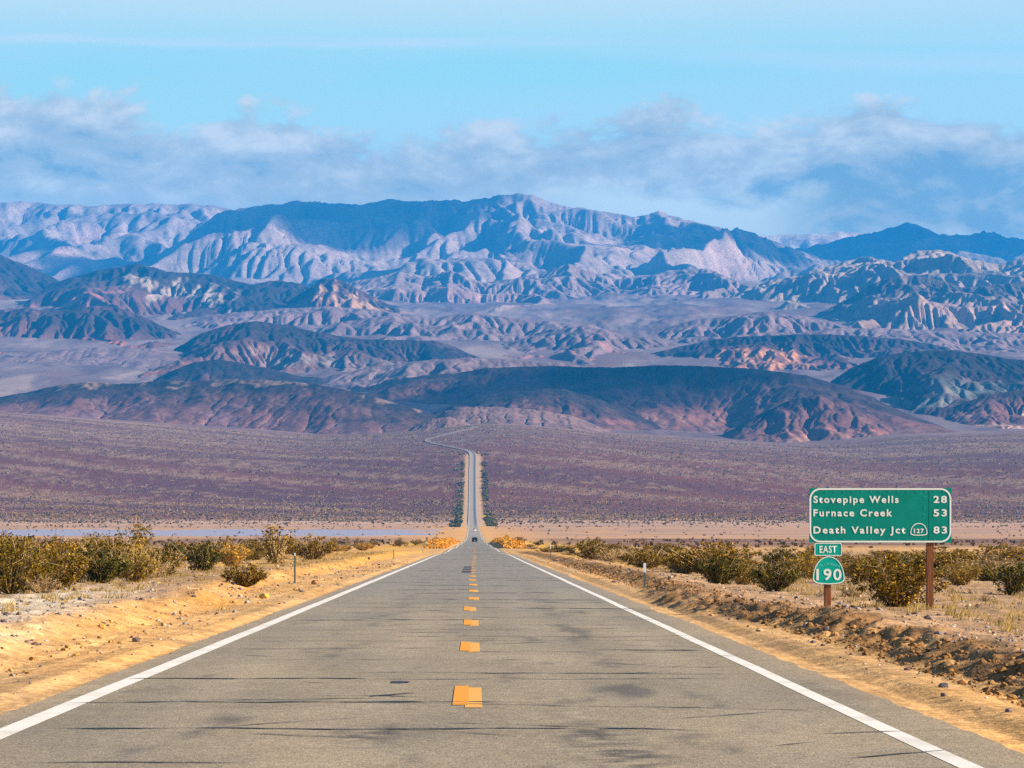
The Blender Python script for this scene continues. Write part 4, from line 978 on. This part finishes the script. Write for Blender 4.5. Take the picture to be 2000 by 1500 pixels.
# ------------------------------------------------------------------ simple solids for signs, posts, cars
def bevel_box(bm, c, s, bev=.0, seg=2):
    r = bmesh.ops.create_cube(bm, size=1.0); vs = r['verts']
    bmesh.ops.scale(bm, vec=s, verts=vs); bmesh.ops.translate(bm, vec=c, verts=vs)
    if bev > 0:
        es = list({e for v in vs for e in v.link_edges})
        bmesh.ops.bevel(bm, geom=es, offset=bev, segments=seg, affect='EDGES')
def bm_obj(name, bm, mat, parent=None, smooth=False):
    bmesh.ops.recalc_face_normals(bm, faces=bm.faces)
    me = bpy.data.meshes.new(name); bm.to_mesh(me); bm.free()
    if smooth:
        for p in me.polygons: p.use_smooth = True
    return link(name, me, mat, parent)
def plate(name, outline, thick, y, mat, parent):
    """flat plate standing in the x-z plane, front face at y"""
    bm = bmesh.new(); n = len(outline)
    a = [bm.verts.new((p[0], y, p[1])) for p in outline]; b = [bm.verts.new((p[0], y + thick, p[1])) for p in outline]
    bm.faces.new(a); bm.faces.new(b[::-1])
    for i in range(n): bm.faces.new((a[i], b[i], b[(i + 1) % n], a[(i + 1) % n]))
    return bm_obj(name, bm, mat, parent)
def ring(name, outer, inner, y, mat, parent, thick=.002):
    bm = bmesh.new(); n = len(outer)
    a = [bm.verts.new((p[0], y, p[1])) for p in outer]; b = [bm.verts.new((p[0], y, p[1])) for p in inner]
    c = [bm.verts.new((p[0], y + thick, p[1])) for p in outer]; d = [bm.verts.new((p[0], y + thick, p[1])) for p in inner]
    for i in range(n):
        j = (i + 1) % n
        bm.faces.new((a[i], a[j], b[j], b[i])); bm.faces.new((a[j], a[i], c[i], c[j])); bm.faces.new((b[i], b[j], d[j], d[i]))
    return bm_obj(name, bm, mat, parent)
def rrect(x0, z0, x1, z1, r, n=8):
    out = []
    for cx, cz, a0 in ((x1 - r, z1 - r, 0), (x0 + r, z1 - r, 90), (x0 + r, z0 + r, 180), (x1 - r, z0 + r, 270)):
        for i in range(n + 1):
            a = math.radians(a0 + 90 * i / n); out.append((cx + r * math.cos(a), cz + r * math.sin(a)))
    return out
def text_mesh(name, items, y, mat, parent):
    """items: (string, x, z_base, cap height, bold, spacing, width limit or None, rotation, align)"""
    bm = bmesh.new()
    for (s, x, z, cap, bold, spc, wid, rot, al) in items:
        cu = bpy.data.curves.new("lettering", 'FONT'); cu.body = s; cu.size = cap / .729; cu.offset = bold; cu.space_character = spc; cu.extrude = .0; cu.resolution_u = 4
        cu.align_x = 'LEFT'
        ob = bpy.data.objects.new("lettering", cu); COL.objects.link(ob)
        bpy.context.view_layer.update()
        me = bpy.data.meshes.new_from_object(ob.evaluated_get(bpy.context.evaluated_depsgraph_get()))
        bpy.data.objects.remove(ob); bpy.data.curves.remove(cu)
        co = np.array([v.co[:] for v in me.vertices])
        w = co[:, 0].max() - co[:, 0].min(); k = (wid / w) if wid else 1.0
        x00 = co[:, 0].min(); sh = {'L': 0, 'C': -.5 * w * k, 'R': -w * k}[al]
        ca, sa = math.cos(rot), math.sin(rot)
        for v in me.vertices:
            a, b = (v.co.x - x00) * k + sh, v.co.y
            v.co = (x + a * ca - b * sa, y, z + a * sa + b * ca)
        bm.from_mesh(me); bpy.data.meshes.remove(me)
    bmesh.ops.solidify
    me = bpy.data.meshes.new(name); bm.to_mesh(me); bm.free()
    return link(name, me, mat, parent)

# ------------------------------------------------------------------ the big direction sign
def weathered_green(name, c):
    m, T, b = principled(name, c, .55, .15)
    pos = T.n('ShaderNodeTexCoord').outputs['Object']
    k = T.noise(pos, 3.0, 5, .6); k2 = T.noise(pos, 60.0, 2, .5)
    col = T.mix(T.ss(k, .3, .7), tuple(v * .9 for v in c[:3]) + (1,), tuple(v * 1.08 for v in c[:3]) + (1,))
    col = T.mix(T.ss(k2, .72, .78, 0, .35), col, (.25, .55, .48, 1)); T.put(b.inputs['Base Color'], col)
    return m
def build_sign():
    Ys = 70.0; sc = Ys / F
    def X(px): return (px - PX0) * sc
    x0 = X(1715); zg = gz1(x0, Ys)
    def Z(py): return CAMZ + (PY0 - py) * sc - zg          # height over the local ground
    e = empty("direction_sign", (x0, Ys, zg)); tag(e, "large green distance sign with white lettering on two wooden posts right of the road", "road sign")
    LX = lambda px: X(px) - x0
    wood, T, b = principled("post_wood", (.2, .07, .03), .85, .2)
    pos = T.n('ShaderNodeTexCoord').outputs['Object']; sp = T.n('ShaderNodeSeparateXYZ', ins={0: pos})
    gr = T.noise(T.xyz(T.m('MULTIPLY', sp.outputs[0], 30), T.m('MULTIPLY', sp.outputs[1], 30), T.m('MULTIPLY', sp.outputs[2], 2.2)), 1.0, 5, .6)
    T.put(b.inputs['Base Color'], T.mix(T.ss(gr, .3, .7), (.13, .045, .018, 1), (.32, .125, .05, 1)))
    green = weathered_green("sign_green", (.001, .27, .205)); teal = weathered_green("shield_green", (.001, .42, .32)); white = simple_mat("sign_white", (.92, .92, .84), .5, .2, var=.04, scale=8)
    faint = simple_mat("faded_lettering", (.10, .62, .52), .5, .3, var=.05, scale=8)
    alu = simple_mat("sign_back", (.5, .5, .5), .4, .4, .8)
    for px, top in ((1617, 962), (1817, 962)):
        bm = bmesh.new(); h = Z(top) + .35; bevel_box(bm, (LX(px), .09, h / 2 - .35), (.145, .145, h), .008); bm_obj("post", bm, wood, e)
    xl, xr, zt, zb = LX(1580.5), LX(1858.5), Z(953), Z(1060)
    pan = plate("sign_panel", [(xl, zt), (xl, zb), (xr, zb), (xr, zt)], .012, 0, green, e)
    r = 21 * sc; t = 3.2 * sc
    ring("border", rrect(xl + .006, zb + .006, xr - .006, zt - .006, r), rrect(xl + .006 + t, zb + .006 + t, xr - .006 - t, zt - .006 - t, r - t), -.004, white, pan)
    bd = .0055
    cap = 13.6 * sc
    it = []
    for s, py, a, b_ in (("Stovepipe Wells", 981.8, 1588.7, 1755), ("Furnace Creek", 1008.0, 1588.7, 1742.5), ("Death Valley Jct", 1041.5, 1588.7, 1768.5)):
        it.append((s, LX(a), Z(py), cap, bd, 1.28, (b_ - a) * sc, 0, 'L'))
    for s, py in (("28", 981.8), ("53", 1008.0), ("83", 1041.5)):
        it.append((s, LX(1823), Z(py), cap, bd, 1.25, 26.5 * sc, 0, 'L'))
    text_mesh("lettering", it, -.004, white, pan)
    # bolt heads along the top and bottom and the joint bolts
    bm = bmesh.new()
    for row in (960, 1053.5):
        for i in range(15): bevel_box(bm, (LX(1595 + 17.7 * i), -.003, Z(row)), (.013, .006, .013))
    for py in (971, 988.5, 992, 1005.5): bevel_box(bm, (LX(1805.5), -.003, Z(py)), (.013, .006, .013))
    bm_obj("bolt_heads", bm, faint, pan)
    bm = bmesh.new(); bevel_box(bm, (LX(1815.6), -.0015, (Z(957) + Z(1056)) / 2), (.006, .003, Z(957) - Z(1056))); bm_obj("panel_seam", bm, simple_mat("seam_pale", (.03, .36, .30), .6, .2), pan)
    # outline of the small route marker 127
    def spade(cx, ztop, w, h, n=24):
        ky = [0, .007, .03, .09, .16, .24, .385, .53, .68, .80, .86, .90, .94, .965, .985, 1.0]; kx = [0, .12, .27, .48, .61, .72, .86, .94, .985, 1.0, .975, .925, .83, .70, .44, 0]; half = list(zip(kx, ky))
        pts = [(x, zz) for x, zz in half] + [(-x, zz) for x, zz in half[-2:0:-1]]
        return [(cx + x * w / 2, ztop - zz * h) for x, zz in pts]
    def inset(o, t):
        cx = sum(p[0] for p in o) / len(o); cz = sum(p[1] for p in o) / len(o)
        w = max(p[0] for p in o) - cx; h = (max(p[1] for p in o) - min(p[1] for p in o)) / 2
        cz = (max(p[1] for p in o) + min(p[1] for p in o)) / 2
        return [(cx + (p[0] - cx) * (1 - t / w), cz + (p[1] - cz) * (1 - t / h)) for p in o]
    o = spade(LX(1794.7), Z(1021.5), 33.5 * sc, 24.8 * sc)
    rm = ring("route_marker", o, inset(o, 1.7 * sc), -.004, white, pan)
    text_mesh("route_number", [("127", LX(1794.7), Z(1041), 8.6 * sc, .003, 1.1, 19.5 * sc, 0, 'C')], -.004, white, rm)
    # EAST plate
    a, b_, c, d = LX(1590.5), LX(1644.5), Z(1060.4), Z(1085.8)
    ep = plate("direction_plate", rrect(a, d, b_, c, 3 * sc), .008, -.002, teal, e)
    ring("border", rrect(a + .003, d + .003, b_ - .003, c - .003, 3 * sc), rrect(a + .003 + 1.4 * sc, d + .003 + 1.4 * sc, b_ - .003 - 1.4 * sc, c - .003 - 1.4 * sc, 2 * sc), -.006, white, ep)
    text_mesh("lettering", [("EAST", LX(1617.4), Z(1079.4), 13.8 * sc, .004, 1.15, 33.5 * sc, 0, 'C')], -.006, white, ep)
    # shield 190
    o = spade(LX(1618.6), Z(1086.2), 62.5 * sc, 55.4 * sc)
    rs = plate("route_shield", o[::-1], .008, -.003, teal, e)
    ring("border", inset(o, .004), inset(o, .004 + 1.7 * sc), -.007, white, rs)
    text_mesh("route_number", [("190", LX(1619), Z(1132.5), 22.2 * sc, .006, 1.15, 49 * sc, 0, 'C')], -.007, white, rs)
    arc = []; n = len("CALIFORNIA")
    for i, ch in enumerate("CALIFORNIA"):
        th = math.radians(42 * (.5 - i / (n - 1))); R_ = 55 * sc; cx, cz = LX(1618.4), Z(1159.5)
        arc.append((ch, cx - math.sin(th) * R_, cz + math.cos(th) * R_, 5.6 * sc, .0012, 1, None, th, 'C'))
    text_mesh("state_name", arc, -.007, faint, rs)
build_sign()

# ------------------------------------------------------------------ marker posts, warning signs
PG = simple_mat("marker_steel", (.10, .15, .14), .55, .4, .3, var=.25, scale=10); RW = simple_mat("reflector_white", (.78, .80, .78), .4, .4, var=.06); YG = simple_mat("sign_yellow", (.80, .40, .012), .5, .4, var=.06)
YB = simple_mat("sign_yellow_bright", (.82, .58, .015), .5, .4, var=.06); BLK = simple_mat("black_paint", (.02, .02, .02), .5, .4)
def marker(px, pyb, hpx, label, zoff=.25, refl=True, wide=False, Y=None):
    if Y is None: x, Y = at(px, pyb, zoff)
    else: x = (px - PX0) * Y / F
    zg = gz1(x, Y); h = hpx * Y / F
    e = empty("marker_post", (x, Y, zg)); tag(e, label, "marker post", "roadside marker posts")
    bm = bmesh.new(); w = .058
    bevel_box(bm, (0, .0, h / 2 - .15), (w, .006, h + .3)); bevel_box(bm, (-w / 2 + .003, .014, h / 2 - .15), (.006, .022, h + .3)); bevel_box(bm, (w / 2 - .003, .014, h / 2 - .15), (.006, .022, h + .3))
    bm_obj("post", bm, PG, e)
    bm = bmesh.new()
    rw, rh = (.085, .30) if refl else (.045, .10)
    bevel_box(bm, (0, -.010, h - rh / 2 + .02), (rw, .006, rh), .003, 1); bm_obj("reflector", bm, RW, e)
    return e
marker(575.8, 1127.5, 59, "dark steel marker post on the left bank, the tallest in the photo", refl=False)
marker(1259, 1133, 48, "marker post with a white plate at the right bank, the nearer one")
marker(768.7, 1086, 22, "marker post on the golden verge left of the road", refl=False)
marker(1075.2, 1085.5, 26, "marker post with a white plate farther down the right verge")
marker(825.7, 1073, 12, "first of two small marker posts by the far left scrub")
marker(844, 1068.5, 9, "small marker post at the very end of the left scrub")
marker(1018, 1070, 9, "small white marker post at the end of the right scrub")
marker(993, 1065.5, 7, "tiny white marker post under the yellow diamond sign")
marker(963, 0, 6, "tiny white marker post among the golden grass right of the road", Y=800)
def far_sign(name, label, px, py, wpx, hpx, Y, mat, shape, cat="road sign", group=None, post_down=None):
    x = (px - PX0) * Y / F; zc = CAMZ + (PY0 - py) * Y / F; zg = gz1(x, Y)
    if zc - zg < .8: zc = zg + .8 + hpx * Y / F / 2
    e = empty(name, (x, Y, zg)); tag(e, label, cat, group)
    w, h = wpx * Y / F, hpx * Y / F; z = zc - zg
    bm = bmesh.new(); bevel_box(bm, (0, .05, (z + h * .4) / 2 - .2), (.09, .09, z + h * .4 + .4), .01, 1); bm_obj("post", bm, PG, e)
    if shape == 'diamond':
        o = [(0, z + h / 2), (-w / 2, z), (0, z - h / 2), (w / 2, z)]
        o2 = [(p[0] * .86, z + (p[1] - z) * .86) for p in o]; o3 = [(p[0] * .80, z + (p[1] - z) * .80) for p in o]
    else:
        o = rrect(-w / 2, z - h / 2, w / 2, z + h / 2, h * .12, 3); o2 = [(p[0] * .92, z + (p[1] - z) * .86) for p in o]; o3 = [(p[0] * .88, z + (p[1] - z) * .78) for p in o]
    pl = plate("sign_panel", o, .01, 0, mat, e)
    ring("border", o2, o3, -.006, BLK, pl)
    return e
far_sign("warning_sign", "orange yellow diamond warning sign in the golden grass right of the road", 989.3, 1050, 13.5, 14, 660, YG, 'diamond')
far_sign("warning_sign", "wide yellow sign right of the climbing road", 944.5, 1011.8, 9.2, 4.6, 2780, YB, 'rect')
far_sign("warning_sign", "narrow yellow sign left of the climbing road", 901, 1010.6, 7.5, 2.6, 2800, YB, 'rect')
far_sign("warning_sign", "small yellow diamond sign at the first bend of the climb", 935.2, 883, 3.6, 4.4, 3880, YB, 'diamond')
far_sign("warning_sign", "tiny yellow sign inside the second bend above the climb", 871, 858, 3.6, 3.2, 4150, YB, 'diamond')
far_sign("marker_sign", "pale green back of a small sign by the end of the left scrub", 832.7, 1060.5, 3.4, 6.0, 520, simple_mat("sign_back_pale", (.55, .68, .60), .5, .3), 'rect')

# ------------------------------------------------------------------ cars
def car(name, label, x, y, z, W, H, L, paint, roofmat, boxy):
    e = empty(name, (x, y, z)); tag(e, label, "car", "cars driving away down the road")
    glass = simple_mat("car_glass", (.015, .017, .02), .1, .5); tyre = simple_mat("tyre_rubber", (.02, .02, .02), .9, .1); rimm = simple_mat("wheel_rim", (.4, .4, .42), .35, .5, .8); red = simple_mat("tail_lamp", (.45, .015, .012), .3, .5); chrome = simple_mat("number_plate", (.75, .75, .72), .5, .4)
    # stations along the length: (y, floor, belt, roof, half width low, half width roof)
    gc = .28; belt = H * .60
    st = [(-L * .50, gc + .12, belt * .80, belt * .82, .44, .40), (-L * .485, gc, belt, belt + .02, .485, .45), (-L * .44, gc, belt, H * .94, .50, .405), (-L * .34, gc, belt, H, .50, .40), (L * .05, gc, belt, H, .50, .40), (L * .14, gc, belt, H * .95, .50, .40), (L * .26, gc, belt * .97, belt * 1.0, .50, .46), (L * .42, gc, belt * .92, belt * .94, .49, .45), (L * .495, gc + .05, belt * .78, belt * .80, .44, .38)]
    bm = bmesh.new(); rings = []
    for (yy, f, b_, r, wl, wr) in st:
        p = [(-wl * .92, f), (-wl, f + .14), (-wl, b_ * .8), (-wl * .985, b_), (-wr, max(r, b_ + .005)), (-wr * .55, max(r, b_ + .005) + .02), (wr * .55, max(r, b_ + .005) + .02), (wr, max(r, b_ + .005)), (wl * .985, b_), (wl, b_ * .8), (wl, f + .14), (wl * .92, f)]
        rings.append([bm.verts.new((q[0] * W, yy, q[1])) for q in p])
    for a, b_ in zip(rings, rings[1:]):
        for i in range(12): bm.faces.new((a[i], a[(i + 1) % 12], b_[(i + 1) % 12], b_[i]))
    bm.faces.new(rings[0][::-1]); bm.faces.new(rings[-1])
    body = bm_obj("body", bm, paint, e, True)
    # roof in its own colour when it differs
    if roofmat is not None:
        bm = bmesh.new(); bevel_box(bm, (0, -L * .15, H + .05), (W * .80, L * .42, .10), .04); bm_obj("roof_rack", bm, roofmat, e)
        bm = bmesh.new(); bevel_box(bm, (0, -L * .15, H + .30), (W * .74, L * .36, .42), .08); bm_obj("roof_load", bm, roofmat, e)
    # glass: rear and side windows, windscreen
    bm = bmesh.new(); v = [bm.verts.new(q) for q in ((-W * .40, -L * .482, belt + .05), (W * .40, -L * .482, belt + .05), (W * .355, -L * .452, H * .90), (-W * .355, -L * .452, H * .90))]
    bm.faces.new(v); r = bmesh.ops.extrude_face_region(bm, geom=bm.faces[:]); bmesh.ops.translate(bm, vec=(0, -.012, 0), verts=[q for q in r['geom'] if isinstance(q, bmesh.types.BMVert)]); bm_obj("rear_window", bm, glass, e)
    for s in (-1, 1):
        bm = bmesh.new(); v = [bm.verts.new(q) for q in ((s * W * .488, -L * .38, belt + .06), (s * W * .488, L * .17, belt + .06), (s * W * .425, L * .06, H * .91), (s * W * .425, -L * .33, H * .91))]
        bm.faces.new(v); r = bmesh.ops.extrude_face_region(bm, geom=bm.faces[:]); bmesh.ops.translate(bm, vec=(s * .02, 0, 0), verts=[q for q in r['geom'] if isinstance(q, bmesh.types.BMVert)]); bm_obj("side_window", bm, glass, e)
        bm = bmesh.new(); bevel_box(bm, (s * W * .43, -L * .492, belt * .86), (W * .09, .05, belt * .30), .01, 1); bm_obj("tail_light", bm, red, e)
        bm = bmesh.new(); bevel_box(bm, (s * W * .54, L * .12, belt + .08), (.16, .10, .14), .03, 2); bm_obj("door_mirror", bm, paint, e)
        for yy in (-L * .30, L * .31):
            bm = bmesh.new(); bmesh.ops.create_cone(bm, cap_ends=True, segments=20, radius1=.36, radius2=.36, depth=.24, matrix=Matrix.Translation((s * (W * .5 - .12), yy, .36)) @ Matrix.Rotation(math.pi / 2, 4, 'Y'))
            w = bm_obj("wheel", bm, tyre, e)
            bm = bmesh.new(); bmesh.ops.create_cone(bm, cap_ends=True, segments=14, radius1=.21, radius2=.19, depth=.03, matrix=Matrix.Translation((s * (W * .5 + .012), yy, .36)) @ Matrix.Rotation(math.pi / 2, 4, 'Y')); bm_obj("rim", bm, rimm, w)
    bm = bmesh.new(); bevel_box(bm, (0, -L * .503, gc + .17), (W * .93, .12, .2), .04); bm_obj("bumper", bm, BLK, e)
    bm = bmesh.new(); bevel_box(bm, (0, -L * .512, belt * .62), (.36, .03, .18), .005, 1); bm_obj("number_plate", bm, chrome, e)
    return e
y1 = 1085.0; car("suv", "dark sport utility car driving away in the right lane, the nearer of the two", (927.2 - PX0) * y1 / F, y1, float(np.interp(y1, PATH[:, 1], PZ)), 1.95, 1.78, 4.7, simple_mat("car_paint_dark", (.012, .014, .022), .3, .5), None, True)
y2 = 1960.0; car("van", "white van with a red load on its roof, far ahead on the road", (926.7 - PX0) * y2 / F, y2, float(np.interp(y2, PATH[:, 1], PZ)), 2.05, 1.65, 5.0, simple_mat("car_paint_white", (.82, .82, .84), .35, .5), simple_mat("red_load", (.55, .03, .06), .5, .3), True)

# ------------------------------------------------------------------ out-of-frame clouds, added towards the sun to shade parts of the land
def cloud(target, t, size, seed, label):
    p = np.array(target) + t * SUND
    bm = bmesh.new(); bmesh.ops.create_icosphere(bm, subdivisions=5, radius=1.0)
    from mathutils import noise as mn
    off = Vector((seed * 3.1, seed * 1.7, seed * 2.3))
    for v in bm.verts:
        n = mn.fractal(v.co * 1.6 + off, 1.0, 2.1, 5)
        v.co *= 1 + .42 * n
        if v.co.z < 0: v.co.z *= .6
    for f in bm.faces: f.smooth = True
    me = bpy.data.meshes.new("cloud"); bm.to_mesh(me); bm.free()
    m = bpy.data.materials.get("cloud_vapour")
    if m is None:
        m = bpy.data.materials.new("cloud_vapour"); m.use_nodes = True; T = NT(m.node_tree)
        vs = T.n('ShaderNodeVolumePrincipled', ins={'Color': (.95, .95, .97, 1), 'Density': .012, 'Anisotropy': .3}); T.n('ShaderNodeOutputMaterial', ins={'Volume': vs.outputs[0]})
    o = link("cloud", me, m); o.location = p; o.scale = size
    tag(o, label, "cloud", kind='stuff')
def mt(px, py, Y): return ((px - PX0) * Y / F, Y, CAMZ + (PY0 - py) * Y / F)
cloud(mt(650, 432, 16900), 5200, (720, 900, 210), 3, "unseen cloud that shades the upper left of the main mountain")
cloud(mt(1120, 765, 6050), 3600, (330, 330, 80), 15, "small unseen cloud added to shade the big dark volcanic hill")
cloud(mt(1400, 492, 16600), 5600, (520, 700, 150), 5, "unseen cloud that shades the right shoulder of the main mountain")
cloud(mt(1800, 475, 18800), 6000, (900, 1500, 250), 8, "unseen cloud that shades the dark far right peaks")
cloud(mt(110, 470, 17500), 5000, (240, 300, 90), 11, "small unseen cloud that shades the far left face")

# ------------------------------------------------------------------ haze
bm = bmesh.new(); bevel_box(bm, (0, 14500, 870), (18000, 33000, 1800)); 
for v in bm.verts:
    if v.co.z < 500: v.co.z = -40
hm = bpy.data.materials.new("air_haze"); hm.use_nodes = True; T = NT(hm.node_tree)
pv = T.n('ShaderNodeVolumePrincipled', ins={'Color': HAZE_COL, 'Density': HAZE_DENS, 'Anisotropy': 0.0}); T.n('ShaderNodeOutputMaterial', ins={'Volume': pv.outputs[0]})
hz = bm_obj("haze", bm, hm); tag(hz, "thin blue desert haze over the valley", "haze", kind='stuff')
